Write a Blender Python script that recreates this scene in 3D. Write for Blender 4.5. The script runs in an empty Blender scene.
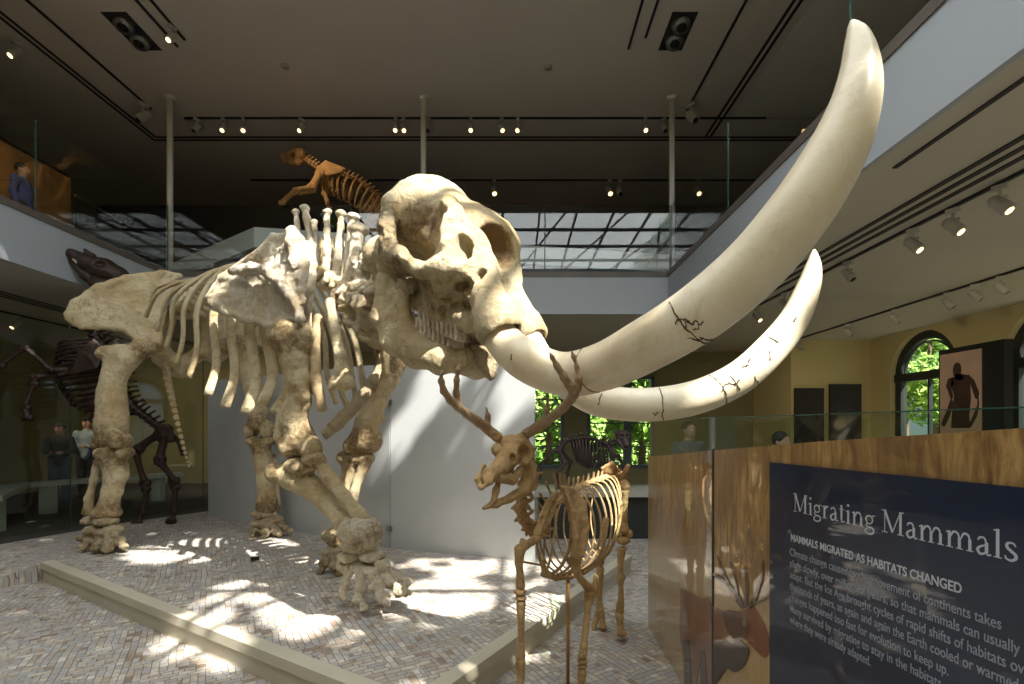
import bpy, bmesh, math, random
import numpy as np
from mathutils import Vector, Matrix, noise as mnoise
PI = math.pi
sc = bpy.context.scene
col = sc.collection

# ------------------------------------------------------------------ camera
EYE = 1.6            # eye height of the photographer, metres
F = 500.0            # focal length in pixels of a 1024 wide frame
CX, HZ = 516.0, 428.0
cam_d = bpy.data.cameras.new('camera'); cam = bpy.data.objects.new('camera', cam_d); col.objects.link(cam)
cam.location = (0, 0, EYE); cam.rotation_euler = (PI/2, 0, 0)
cam_d.sensor_width = 36; cam_d.lens = 36*F/1024
cam_d.shift_x = -(CX-512)/1024; cam_d.shift_y = (HZ-342)/1024
cam_d.clip_start = 0.05; cam_d.clip_end = 200
sc.camera = cam

def P(px, py, D):
    return Vector(((px-CX)*D/F, D, EYE-(py-HZ)*D/F))

# ------------------------------------------------------------------ light
sc.view_settings.view_transform = 'Standard'; sc.view_settings.look = 'None'
sc.view_settings.gamma = 1.0; sc.view_settings.use_curve_mapping = False
sc.view_settings.exposure = 0.0
w = bpy.data.worlds.new('sky'); sc.world = w; w.use_nodes = True
bg = w.node_tree.nodes['Background']
sky = w.node_tree.nodes.new('ShaderNodeTexSky'); sky.sky_type = 'HOSEK_WILKIE'
sky.sun_direction = (0.42, -0.45, 0.79); sky.turbidity = 3.0
w.node_tree.links.new(sky.outputs[0], bg.inputs[0]); bg.inputs[1].default_value = 2.2

SUN = Vector((0.42, -0.45, 0.79)).normalized()      # towards the sun
def light(name, kind, loc, energy, color=(1,1,1), target=None, **kw):
    d = bpy.data.lights.new(name, kind); d.energy = energy; d.color = color
    for k, v in kw.items(): setattr(d, k, v)
    o = bpy.data.objects.new(name, d); col.objects.link(o); o.location = loc
    if target is not None:
        o.rotation_euler = (Vector(target)-Vector(loc)).to_track_quat('-Z', 'Y').to_euler()
    return o
light('sun', 'SUN', (6, -4, 12), 18.0, (1.0, 0.95, 0.86), target=Vector((6,-4,12))-SUN, angle=math.radians(0.6))
# daylight falling through the skylight over the hall
light('skylight_daylight', 'AREA', (-0.4, 0.55, 8.75), 1080, (0.95, 0.97, 1.0), target=(-0.4, 0.55, 0), shape='RECTANGLE', size=11.0, size_y=7.3)

# ------------------------------------------------------------------ materials
def nt(name):
    m = bpy.data.materials.new(name); m.use_nodes = True
    t = m.node_tree; b = t.nodes['Principled BSDF']
    return m, t, b
def N(t, kind, **kw):
    n = t.nodes.new('ShaderNode'+kind)
    for k, v in kw.items():
        if k.startswith('i_'): n.inputs[int(k[2:])].default_value = v
        else: setattr(n, k, v)
    return n
def L(t, a, b): t.links.new(a, b)
def ramp(t, fac, stops):
    r = t.nodes.new('ShaderNodeValToRGB')
    e = r.color_ramp.elements
    while len(e) < len(stops): e.new(0.5)
    for el, (p, c) in zip(e, stops):
        el.position = p; el.color = (*c, 1) if len(c) == 3 else c
    L(t, fac, r.inputs[0]); return r.outputs[0]
def noise_tex(t, co, scale, detail=4, rough=0.55, dist=0.0):
    n = N(t, 'TexNoise'); n.inputs['Scale'].default_value = scale; n.inputs['Detail'].default_value = detail
    n.inputs['Roughness'].default_value = rough; n.inputs['Distortion'].default_value = dist
    L(t, co, n.inputs['Vector']); return n.outputs[0]
def mixc(t, fac, a, b, mode='MIX'):
    m = N(t, 'Mix', data_type='RGBA', blend_type=mode)
    for s, v in ((0, fac), (6, a), (7, b)):
        if hasattr(v, 'links'): L(t, v, m.inputs[s])
        elif s == 0: m.inputs[0].default_value = v
        else: m.inputs[s].default_value = (*v, 1)
    return m.outputs[2]
def bump(t, b, h, strength, dist=0.02):
    n = N(t, 'Bump'); n.inputs['Strength'].default_value = strength; n.inputs['Distance'].default_value = dist
    L(t, h, n.inputs['Height']); L(t, n.outputs[0], b.inputs['Normal'])
def coords(t, kind='Object'):
    return N(t, 'TexCoord').outputs[kind]

def plain(name, c, rough=0.6, metal=0.0, var=0.08, scale=3.0, bmp=0.0, spec=0.5, coat=0.0):
    m, t, b = nt(name); co = coords(t)
    n = noise_tex(t, co, scale, 4)
    lo = tuple(max(0, x*(1-var)) for x in c); hi = tuple(min(1, x*(1+var)) for x in c)
    L(t, ramp(t, n, [(0.3, lo), (0.7, hi)]), b.inputs['Base Color'])
    b.inputs['Roughness'].default_value = rough; b.inputs['Metallic'].default_value = metal
    b.inputs['Specular IOR Level'].default_value = spec; b.inputs['Coat Weight'].default_value = coat
    b.inputs['Coat Roughness'].default_value = 0.03
    if bmp: bump(t, b, noise_tex(t, co, scale*12, 5), bmp, 0.01)
    return m

def bone_mat(name, base, mid, dark, stain=0.5, scale=2.2, bmp=0.35, crack=0.0, rough=0.55):
    """old bone: pale field, broad yellow-brown stains, fine pits and a few cracks"""
    m, t, b = nt(name); co = coords(t)
    n1 = noise_tex(t, co, scale, 6, 0.65, 0.4)
    c1 = ramp(t, n1, [(0.36, mid), (0.36+0.30*(1-stain)+0.04, base), (0.85, tuple(min(1, x*1.05) for x in base))])
    n2 = noise_tex(t, co, scale*5.5, 8, 0.75, 0.6)
    f2 = ramp(t, n2, [(0.53, (0,0,0)), (0.53+0.16, (1,1,1))])
    mm = N(t, 'Math', operation='MULTIPLY'); L(t, f2, mm.inputs[0]); mm.inputs[1].default_value = 0.25+0.65*stain
    c2 = mixc(t, mm.outputs[0], c1, dark)
    at = N(t, 'Attribute', attribute_name='stain')
    n4 = noise_tex(t, co, scale*9, 8, 0.75, 0.5)
    ad = N(t, 'Math', operation='ADD'); L(t, n4, ad.inputs[0]); L(t, at.outputs['Fac'], ad.inputs[1])
    f4 = ramp(t, ad.outputs[0], [(0.62, (0,0,0)), (1.0, (0.85,0.85,0.85))])
    c2 = mixc(t, f4, c2, tuple(0.55*x+0.45*y for x, y in zip(mid, dark)))
    f5 = ramp(t, ad.outputs[0], [(0.85, (0,0,0)), (1.15, (0.8,0.8,0.8))])
    c2 = mixc(t, f5, c2, dark)
    if crack > 0:
        nn = noise_tex(t, co, 3.1, 4, 0.55, 0.9)
        sb = N(t, 'Math', operation='SUBTRACT'); L(t, nn, sb.inputs[0]); sb.inputs[1].default_value = 0.5
        ab = N(t, 'Math', operation='ABSOLUTE'); L(t, sb.outputs[0], ab.inputs[0])
        f3 = ramp(t, ab.outputs[0], [(0.0, (1,1,1)), (0.0045, (0,0,0))])
        gate = ramp(t, noise_tex(t, co, 1.7, 2), [(0.5, (0,0,0)), (0.6, (1,1,1))])
        m3 = N(t, 'Math', operation='MULTIPLY'); L(t, f3, m3.inputs[0]); L(t, gate, m3.inputs[1])
        m4 = N(t, 'Math', operation='MULTIPLY'); L(t, m3.outputs[0], m4.inputs[0]); m4.inputs[1].default_value = crack
        c2 = mixc(t, m4.outputs[0], c2, tuple(x*0.3 for x in dark))
    L(t, c2, b.inputs['Base Color'])
    b.inputs['Roughness'].default_value = rough; b.inputs['Specular IOR Level'].default_value = 0.4
    h1 = noise_tex(t, co, 13, 12, 0.78, 0.9); h2 = ramp(t, noise_tex(t, co, 60, 6, 0.6, 0.3), [(0.30, (0,0,0)), (0.45, (1,1,1))])
    hm = N(t, 'Math', operation='MULTIPLY_ADD'); L(t, h2, hm.inputs[0]); hm.inputs[1].default_value = 0.07; L(t, h1, hm.inputs[2])
    bump(t, b, hm.outputs[0], min(1, bmp), 0.07)
    return m

M = {}
M['bone']      = bone_mat('mammoth_bone', (0.78,0.66,0.43), (0.56,0.41,0.20), (0.19,0.115,0.05), 0.48, 2.4, 0.9, 0.8)
M['bone_pale'] = bone_mat('bleached_bone', (0.82,0.75,0.60), (0.64,0.52,0.33), (0.25,0.165,0.085), 0.32, 3.2, 0.9, 0.7)
M['bone_rough']= bone_mat('crusty_bone', (0.60,0.49,0.32), (0.40,0.29,0.15), (0.11,0.068,0.032), 0.65, 6.0, 1.2, 0.3, 0.75)
M['bone_brown']= bone_mat('deer_bone', (0.54,0.36,0.17), (0.36,0.21,0.085), (0.11,0.055,0.02), 0.5, 7.0, 0.6, 0.4)
M['antler']    = bone_mat('antler', (0.36,0.25,0.15), (0.28,0.18,0.10), (0.12,0.07,0.04), 0.4, 7.0, 0.3)
M['bone_ochre']= bone_mat('ochre_bone', (0.48,0.26,0.09), (0.34,0.16,0.05), (0.10,0.045,0.015), 0.5, 5.0, 0.6)
M['bone_rough2']= bone_mat('scuffed_bone', (0.68,0.60,0.48), (0.52,0.41,0.27), (0.22,0.14,0.07), 0.5, 5.0, 0.9, 0.3, 0.75)
M['bone_brownish']= bone_mat('brownish_bone', (0.50,0.38,0.22), (0.40,0.29,0.16), (0.18,0.11,0.05), 0.5, 4.0, 0.5)
M['bone_dark'] = bone_mat('dark_horse_bone', (0.034,0.018,0.012), (0.024,0.012,0.009), (0.010,0.006,0.005), 0.5, 5.0, 0.3, 0, 0.4)
M['bone_black']= bone_mat('dark_cat_bone', (0.07,0.045,0.045), (0.045,0.03,0.03), (0.02,0.014,0.014), 0.5, 8.0, 0.3, 0, 0.4)

def tusk_mat():
    m, t, b = nt('tusk_ivory'); co = coords(t)
    n1 = noise_tex(t, co, 1.6, 5, 0.6, 0.3)
    c = ramp(t, n1, [(0.3, (0.60,0.48,0.30)), (0.5, (0.77,0.68,0.50)), (0.72, (0.86,0.80,0.66))])
    n2 = noise_tex(t, co, 9.0, 8, 0.7, 1.0)
    c = mixc(t, ramp(t, n2, [(0.54, (0,0,0)), (0.78, (0.6,0.6,0.6))]), c, (0.52,0.38,0.21))
    n3 = noise_tex(t, co, 3.3, 3, 0.5, 1.6); sb = N(t, 'Math', operation='PINGPONG'); L(t, n3, sb.inputs[0]); sb.inputs[1].default_value = 0.035
    c = mixc(t, ramp(t, sb.outputs[0], [(0.0, (0.10,0.10,0.10)), (0.012, (0,0,0))]), c, (0.50,0.37,0.22))
    L(t, c, b.inputs['Base Color']); b.inputs['Roughness'].default_value = 0.36
    b.inputs['Specular IOR Level'].default_value = 0.5
    bump(t, b, noise_tex(t, co, 14, 6, 0.6), 0.12, 0.02)
    return m
M['tusk'] = tusk_mat()
M['crack'] = plain('dark_crack_filling', (0.10,0.06,0.03), 0.9)

def paver_mat():
    m, t, b = nt('end_grain_pavers'); co = coords(t)
    mp = N(t, 'Mapping'); wn = N(t, 'TexNoise'); wn.inputs['Scale'].default_value = 2.6; wn.inputs['Detail'].default_value = 3; L(t, co, wn.inputs['Vector'])
    ws_ = N(t, 'VectorMath', operation='SCALE'); L(t, wn.outputs[1], ws_.inputs[0]); ws_.inputs['Scale'].default_value = 0.05
    wa = N(t, 'VectorMath', operation='ADD'); L(t, co, wa.inputs[0]); L(t, ws_.outputs[0], wa.inputs[1])
    L(t, wa.outputs[0], mp.inputs[0]); mp.inputs['Rotation'].default_value = (0, 0, math.radians(58.6))
    def brick(vec, wd, ht, off):
        br = N(t, 'TexBrick', offset=off, squash=0.62, offset_frequency=2, squash_frequency=3)
        br.inputs['Color1'].default_value = (0,0,0,1); br.inputs['Color2'].default_value = (1,1,1,1)
        br.inputs['Mortar'].default_value = (0.5,0.5,0.5,1)
        br.inputs['Scale'].default_value = 1; br.inputs['Mortar Size'].default_value = 0.0022
        br.inputs['Mortar Smooth'].default_value = 0.3; br.inputs['Bias'].default_value = 0
        br.inputs['Brick Width'].default_value = wd; br.inputs['Row Height'].default_value = ht
        L(t, vec, br.inputs['Vector']); return br
    b1 = brick(mp.outputs[0], 0.098, 0.043, 0.37)
    mp2 = N(t, 'Mapping'); L(t, mp.outputs[0], mp2.inputs[0]); mp2.inputs['Rotation'].default_value = (0,0,PI/2)
    b2 = brick(mp2.outputs[0], 0.098, 0.043, 0.43)
    # blocks laid the other way in square patches
    ch = N(t, 'TexVoronoi', distance='CHEBYCHEV'); ch.inputs['Scale'].default_value = 5.5; ch.inputs['Randomness'].default_value = 0.75
    L(t, mp.outputs[0], ch.inputs['Vector'])
    sep = N(t, 'SeparateColor'); L(t, ch.outputs['Color'], sep.inputs[0])
    g = ramp(t, sep.outputs[0], [(0.5, (0,0,0)), (0.501, (1,1,1))])
    rnd = mixc(t, g, b1.outputs[0], b2.outputs[0]); mort = N(t, 'Mix', data_type='FLOAT')
    L(t, g, mort.inputs[0]); L(t, b1.outputs[1], mort.inputs[2]); L(t, b2.outputs[1], mort.inputs[3])
    n0 = noise_tex(t, co, 7, 3); add = N(t, 'Math', operation='MULTIPLY_ADD'); L(t, n0, add.inputs[0]); add.inputs[1].default_value = 0.9; add.inputs[2].default_value = -0.45
    s = N(t, 'Math', operation='ADD'); L(t, rnd, s.inputs[0]); L(t, add.outputs[0], s.inputs[1])
    c = ramp(t, s.outputs[0], [(0.0, (0.25,0.18,0.13)), (0.15, (0.43,0.36,0.28)), (0.35, (0.34,0.34,0.34)), (0.55, (0.56,0.51,0.43)), (0.75, (0.36,0.37,0.39)), (0.9, (0.50,0.42,0.33)), (1.0, (0.64,0.60,0.54))])
    big = noise_tex(t, co, 1.1, 3); c = mixc(t, ramp(t, big, [(0.35, (0,0,0)), (0.65, (0.35,0.35,0.35))]), c, (0.33,0.29,0.25))
    c = mixc(t, ramp(t, mort.outputs[0], [(0.0, (0,0,0)), (1.0, (0.75,0.75,0.75))]), c, (0.10,0.08,0.065))
    fl = noise_tex(t, co, 45, 5, 0.7)
    c = mixc(t, ramp(t, fl, [(0.55, (0,0,0)), (0.8, (0.5,0.5,0.5))]), c, (0.36,0.30,0.25))
    L(t, c, b.inputs['Base Color']); b.inputs['Roughness'].default_value = 0.6
    hm = N(t, 'Math', operation='SUBTRACT'); hs = N(t, 'Math', operation='MULTIPLY'); L(t, rnd, hs.inputs[0]); hs.inputs[1].default_value = 0.5
    L(t, hs.outputs[0], hm.inputs[0]); L(t, mort.outputs[0], hm.inputs[1])
    bump(t, b, hm.outputs[0], 0.9, 0.016)
    return m
M['paver'] = paver_mat()
M['curb'] = plain('cream_curb', (0.50,0.46,0.36), 0.45, var=0.05)
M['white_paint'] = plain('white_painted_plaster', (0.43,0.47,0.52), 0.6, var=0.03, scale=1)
M['ceiling'] = plain('taupe_ceiling', (0.76,0.685,0.61), 0.85, var=0.03, scale=0.8)
M['ceiling_low'] = plain('pale_ceiling', (0.60,0.56,0.48), 0.8, var=0.03, scale=0.8)
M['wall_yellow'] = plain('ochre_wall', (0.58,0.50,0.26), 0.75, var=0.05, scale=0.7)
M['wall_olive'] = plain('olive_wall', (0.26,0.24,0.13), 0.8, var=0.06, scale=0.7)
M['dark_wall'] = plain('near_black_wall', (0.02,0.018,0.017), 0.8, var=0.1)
M['shadow_gap'] = plain('dark_slot_metal', (0.03,0.027,0.025), 0.6)
M['shoe'] = plain('brown_rail_shoe', (0.14,0.12,0.105), 0.5)
M['black'] = plain('black_metal', (0.015,0.015,0.015), 0.45)
M['grey_metal'] = plain('grey_metal', (0.30,0.30,0.28), 0.4, 0.7)
M['pole'] = plain('painted_steel_pole', (0.78,0.75,0.68), 0.5)
M['fixture'] = plain('white_lamp_housing', (0.50,0.49,0.45), 0.5)
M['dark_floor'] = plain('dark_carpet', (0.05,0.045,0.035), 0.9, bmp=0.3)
M['orange_wood'] = plain('orange_wood_panel', (0.42,0.20,0.06), 0.5, var=0.25, scale=2)
M['frame_blue'] = plain('blue_grey_window_frame', (0.10,0.14,0.16), 0.5)
M['frame_dark'] = plain('dark_window_frame', (0.025,0.03,0.028), 0.5)
M['case_white'] = plain('satin_white_glass', (0.46,0.475,0.48), 0.22, var=0.03, spec=0.5)

def glass(name, tint=(0.8,0.95,0.9), thru=0.93):
    """thin architectural glass: see-through with a mirror coat"""
    m, t, b = nt(name)
    tr = N(t, 'BsdfTransparent'); tr.inputs[0].default_value = (*tint, 1)
    gl = N(t, 'BsdfGlossy'); gl.inputs['Roughness'].default_value = 0.01; gl.inputs[0].default_value = (1,1,1,1)
    fr = N(t, 'Fresnel'); ge = N(t, 'NewGeometry'); mi = N(t, 'Mix', data_type='FLOAT'); mi.inputs[2].default_value = 1.5; mi.inputs[3].default_value = 1/1.5
    L(t, ge.outputs['Backfacing'], mi.inputs[0]); L(t, mi.outputs[0], fr.inputs[0])
    mx = N(t, 'MixShader'); L(t, fr.outputs[0], mx.inputs[0]); L(t, tr.outputs[0], mx.inputs[1]); L(t, gl.outputs[0], mx.inputs[2])
    L(t, mx.outputs[0], t.nodes['Material Output'].inputs[0])
    return m
M['glass'] = glass('clear_glass', (0.955,0.985,0.975))
M['glass_green'] = glass('greenish_glass', (0.86,0.94,0.89))
M['glass_edge'] = plain('green_glass_edge', (0.04,0.10,0.085), 0.2)

def emit(name, c, s):
    m, t, b = nt(name)
    b.inputs['Base Color'].default_value = (*c, 1); b.inputs['Emission Color'].default_value = (*c, 1); b.inputs['Emission Strength'].default_value = s
    return m
M['lamp_on'] = emit('lit_lamp', (1.0,0.62,0.26), 5)

# ------------------------------------------------------------------ object helpers
def link(name, me, mat, parent=None):
    o = bpy.data.objects.new(name, me); col.objects.link(o)
    if mat is not None:
        for mm in (mat if isinstance(mat, (list, tuple)) else [mat]): me.materials.append(mm)
    if parent is not None:
        o.parent = parent; o.matrix_parent_inverse = Matrix.Translation(-parent.location) if parent.type == 'EMPTY' and parent.get('unrot') else Matrix.Identity(4)
    return o
def tag(o, label=None, cat=None, group=None, kind=None):
    if label: o['label'] = label
    if cat: o['category'] = cat
    if group: o['group'] = group
    if kind: o['kind'] = kind
    return o
def root(name, loc, label, cat, group=None):
    """an Empty at the foot of a thing; parts are given in world coordinates"""
    o = bpy.data.objects.new(name, None); col.objects.link(o); o.location = Vector(loc); o.empty_display_size = 0.1
    o['unrot'] = 1
    return tag(o, label, cat, group)
def local_root(name, loc, rz, label, cat, group=None):
    o = bpy.data.objects.new(name, None); col.objects.link(o); o.location = Vector(loc); o.rotation_euler = (0,0,rz); o.empty_display_size = 0.1
    return tag(o, label, cat, group)
def copy_tree(o, parent=None):
    c = o.copy(); col.objects.link(c)
    if parent is not None: c.parent = parent
    for ch in o.children: copy_tree(ch, c)
    return c

class MB:
    """collects vertices and faces of ONE mesh"""
    def __init__(s): s.v = []; s.f = []; s.mi = []; s.m = 0
    def add(s, vs, fs):
        n = len(s.v); s.v += [tuple(v) for v in vs]; s.f += [tuple(i+n for i in f) for f in fs]; s.mi += [s.m]*len(fs); return s
    def box(s, lo, hi, mat=None):
        x0,y0,z0 = lo; x1,y1,z1 = hi
        vs = [Vector(p) for p in ((x0,y0,z0),(x1,y0,z0),(x1,y1,z0),(x0,y1,z0),(x0,y0,z1),(x1,y0,z1),(x1,y1,z1),(x0,y1,z1))]
        if mat: vs = [mat @ v for v in vs]
        return s.add(vs, [(0,3,2,1),(4,5,6,7),(0,1,5,4),(1,2,6,5),(2,3,7,6),(3,0,4,7)])
    def prism(s, pts, z0, z1):
        n = len(pts)
        vs = [(p[0],p[1],z0) for p in pts]+[(p[0],p[1],z1) for p in pts]
        return s.add(vs, [tuple(range(n))[::-1], tuple(range(n,2*n))]+[(i,(i+1)%n,n+(i+1)%n,n+i) for i in range(n)])
    def wallseg(s, a, b, z0, z1, th):
        a = Vector((a[0],a[1])); b = Vector((b[0],b[1])); d = (b-a).normalized(); nrm = Vector((-d.y,d.x))*th
        return s.prism([a, b, b+nrm, a+nrm], z0, z1)
    def tube(s, pts, r, seg=8, cap=True, flat=None, up=None):
        """swept tube; r a number or one per point; flat = (axis vector, factor)"""
        pts = [Vector(p) for p in pts]; n = len(pts)
        rs = r if isinstance(r, (list, tuple)) else [r]*n
        vs = []; fs = []
        prev = None
        for i, p in enumerate(pts):
            d = (pts[min(i+1,n-1)]-pts[max(i-1,0)]).normalized()
            if prev is None:
                u = up if up is not None else (Vector((0,0,1)) if abs(d.z) < 0.9 else Vector((1,0,0)))
                u = Vector(u)
            else: u = prev
            u = (u - d*u.dot(d)).normalized(); prev = u; w_ = d.cross(u)
            rr = rs[i]; ra, rb = rr if isinstance(rr, tuple) else (rr, rr)
            for k in range(seg):
                a = 2*PI*k/seg; vs.append(p+u*(math.cos(a)*ra)+w_*(math.sin(a)*rb))
        for i in range(n-1):
            for k in range(seg):
                a = i*seg+k; b = i*seg+(k+1)%seg; fs.append((a,b,b+seg,a+seg))
        if cap: fs.append(tuple(range(seg))[::-1]); fs.append(tuple(range((n-1)*seg, n*seg)))
        return s.add(vs, fs)
    def blob(s, c, r, seg=8, rings=5, rot=None, nz=0.0, seed=0):
        c = Vector(c); r = r if isinstance(r, (tuple, list)) else (r,r,r)
        vs = []; fs = []
        for i in range(rings+1):
            th = PI*i/rings
            for k in range(seg):
                ph = 2*PI*k/seg; v = Vector((math.sin(th)*math.cos(ph), math.sin(th)*math.sin(ph), math.cos(th)))
                q = 1+nz*mnoise.noise(v*2.3+Vector((seed*3.1,seed*1.7,0)))
                v = Vector((v.x*r[0]*q, v.y*r[1]*q, v.z*r[2]*q))
                if rot is not None: v = rot @ v
                vs.append(c+v)
        for i in range(rings):
            for k in range(seg):
                a = i*seg+k; b = i*seg+(k+1)%seg; fs.append((a,a+seg,b+seg,b))
        return s.add(vs, fs)
    def build(s, name, mat, parent=None, smooth=False, merge=False):
        me = bpy.data.meshes.new(name); me.from_pydata(s.v, [], s.f)
        bm = bmesh.new(); bm.from_mesh(me)
        bmesh.ops.remove_doubles(bm, verts=bm.verts, dist=1e-5)
        bmesh.ops.recalc_face_normals(bm, faces=bm.faces)
        if merge is False and len(s.mi) == len(bm.faces) and max(s.mi or [0]) > 0:
            pass
        bm.to_mesh(me); bm.free()
        if smooth: me.polygons.foreach_set('use_smooth', [True]*len(me.polygons))
        o = link(name, me, mat, parent)
        if smooth == 'auto':
            me.polygons.foreach_set('use_smooth', [True]*len(me.polygons))
        return o

def catmull(pts, n=6):
    """smooth polyline through points given as tuples of any length"""
    pts = [np.array([float(x) for x in p]) for p in pts]
    q = [2*pts[0]-pts[1]]+pts+[2*pts[-1]-pts[-2]]; out = []
    for i in range(1, len(q)-2):
        for k in range(n):
            t = k/n; p0,p1,p2,p3 = q[i-1],q[i],q[i+1],q[i+2]
            out.append(0.5*((2*p1)+(-p0+p2)*t+(2*p0-5*p1+4*p2-p3)*t*t+(-p0+3*p1-3*p2+p3)*t**3))
    out.append(pts[-1]); return out

# ------------------------------------------------------------------ sculpting with distance fields
class SDF:
    def __init__(s, k=0.03): s.p = []; s.k = k; s.rs = None
    def _add(s, op, fn, lo, hi, k): s.p.append((op, fn, np.array(lo), np.array(hi), s.k if k is None else k)); return s
    def cap(s, a, b, ra, rb, k=None, op='u'):
        a = np.array(a, float); b = np.array(b, float); d = b-a; dd = max(float(d@d), 1e-9)
        def fn(X,Y,Z):
            px, py, pz = X-a[0], Y-a[1], Z-a[2]
            t = np.clip((px*d[0]+py*d[1]+pz*d[2])/dd, 0, 1)
            return np.sqrt((px-t*d[0])**2+(py-t*d[1])**2+(pz-t*d[2])**2)-(ra+(rb-ra)*t)
        r = max(ra, rb); return s._add(op, fn, np.minimum(a,b)-r, np.maximum(a,b)+r, k)
    def path(s, pts, k=None, op='u'):
        """pts: (x,y,z,r)"""
        for p, q in zip(pts[:-1], pts[1:]): s.cap(p[:3], q[:3], p[3], q[3], k, op)
        return s
    def ell(s, c, r, R=None, k=None, op='u'):
        c = np.array(c, float); r = np.array(r, float); R = np.eye(3) if R is None else np.array(R, float)   # columns = axes
        def fn(X,Y,Z):
            p = [X-c[0], Y-c[1], Z-c[2]]
            q = [sum(p[j]*R[j,i] for j in range(3)) for i in range(3)]
            k0 = np.sqrt(sum((q[i]/r[i])**2 for i in range(3))); k1 = np.sqrt(sum((q[i]/(r[i]*r[i]))**2 for i in range(3)))+1e-9
            return k0*(k0-1)/k1
        ext = np.sqrt(((R*r[None,:])**2).sum(1)); return s._add(op, fn, c-ext, c+ext, k)
    def tri(s, a, b, c, th, k=None, op='u'):
        a, b, c = (np.array(q, float) for q in (a,b,c))
        ba, cb, ac = b-a, c-b, a-c; nor = np.cross(ba, ac); nn = float(nor@nor)
        def fn(X,Y,Z):
            pa = (X-a[0],Y-a[1],Z-a[2]); pb = (X-b[0],Y-b[1],Z-b[2]); pc = (X-c[0],Y-c[1],Z-c[2])
            dot = lambda u, v: u[0]*v[0]+u[1]*v[1]+u[2]*v[2]
            def side(e, p): return np.sign(dot(np.cross(e, nor), p))
            ins = (side(ba,pa)+side(cb,pb)+side(ac,pc)) < 2.0
            def ed(e, p):
                t = np.clip(dot(e,p)/float(e@e), 0, 1); return (p[0]-e[0]*t)**2+(p[1]-e[1]*t)**2+(p[2]-e[2]*t)**2
            de = np.minimum(np.minimum(ed(ba,pa), ed(cb,pb)), ed(ac,pc)); dp = dot(nor,pa)**2/nn
            return np.sqrt(np.where(ins, de, dp))-th
        return s._add(op, fn, np.minimum(np.minimum(a,b),c)-th, np.maximum(np.maximum(a,b),c)+th, k)
    def plate(s, pts, th, k=None, c=None):
        pts = [np.array(p, float) for p in pts]
        c = sum(pts)/len(pts) if c is None else np.array(c, float)
        for i in range(len(pts)): s.tri(c, pts[i], pts[(i+1)%len(pts)], th, k)
        return s
    def mesh(s, h, noise=(), seed=1):
        lo = np.min([p[2] for p in s.p if p[0]=='u'], 0)-3*h-0.03; hi = np.max([p[3] for p in s.p if p[0]=='u'], 0)+3*h+0.03
        n = np.ceil((hi-lo)/h).astype(int)+1
        G = [lo[i]+h*np.arange(n[i], dtype=np.float32) for i in range(3)]
        Fd = np.full(n, 0.5, np.float32)
        for op, fn, a, b, k in s.p:
            pad = k+3*h
            i0 = np.clip(np.floor((a-pad-lo)/h).astype(int), 0, n-1); i1 = np.clip(np.ceil((b+pad-lo)/h).astype(int)+1, 1, n)
            if (i1-i0).min() < 1: continue
            sl = tuple(slice(i0[i], i1[i]) for i in range(3))
            d = fn(G[0][sl[0]][:,None,None], G[1][sl[1]][None,:,None], G[2][sl[2]][None,None,:]).astype(np.float32)
            f = Fd[sl]
            if op == 'u':
                if k > 0: hh = np.maximum(k-np.abs(f-d), 0)/k; Fd[sl] = np.minimum(f, d)-hh*hh*k*0.25
                else: Fd[sl] = np.minimum(f, d)
            else:
                if k > 0: hh = np.maximum(k-np.abs(f+d), 0)/k; Fd[sl] = np.maximum(f, -d)+hh*hh*k*0.25
                else: Fd[sl] = np.maximum(f, -d)
        rng = np.random.RandomState(seed)
        for amp, scale in noise:
            W = []
            dims = []
            for i in range(3):
                u = (G[i]-lo[i])/scale; m = int(u[-1])+3; j = np.floor(u).astype(int); fr = u-j; fr = fr*fr*(3-2*fr)
                Wm = np.zeros((n[i], m), np.float32); Wm[np.arange(n[i]), j] = 1-fr; Wm[np.arange(n[i]), j+1] = fr; W.append(Wm); dims.append(m)
            Rn = rng.uniform(-1, 1, dims).astype(np.float32)
            T = np.tensordot(W[2], Rn, (1, 2)); T = np.tensordot(W[1], T, (1, 2)); T = np.tensordot(W[0], T, (1, 2))
            Fd += amp*T
        for ax in range(3):
            sl = [slice(None)]*3; sl[ax] = 0; Fd[tuple(sl)] = 1; sl[ax] = -1; Fd[tuple(sl)] = 1
        return nets(Fd, lo, h)
    def build(s, name, mat, parent=None, h=0.012, noise=(), seed=1, stain=()):
        """stain: (point, radius, strength) - worn, earth-stained places such as joint ends; also skull openings tinted darker"""
        v, q = s.mesh(h, noise, seed)
        me = bpy.data.meshes.new(name); me.from_pydata(v.tolist(), [], q.tolist())
        if stain:
            a = np.zeros(len(v))
            for c, r, k in stain: a = np.maximum(a, k*np.clip(1.4-np.linalg.norm(v-np.array(T3(c)), axis=1)/r, 0, 1))
            me.attributes.new('stain', 'FLOAT', 'POINT').data.foreach_set('value', a.astype(np.float32))
        me.polygons.foreach_set('use_smooth', [True]*len(me.polygons))
        return link(name, me, mat, parent)

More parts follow.
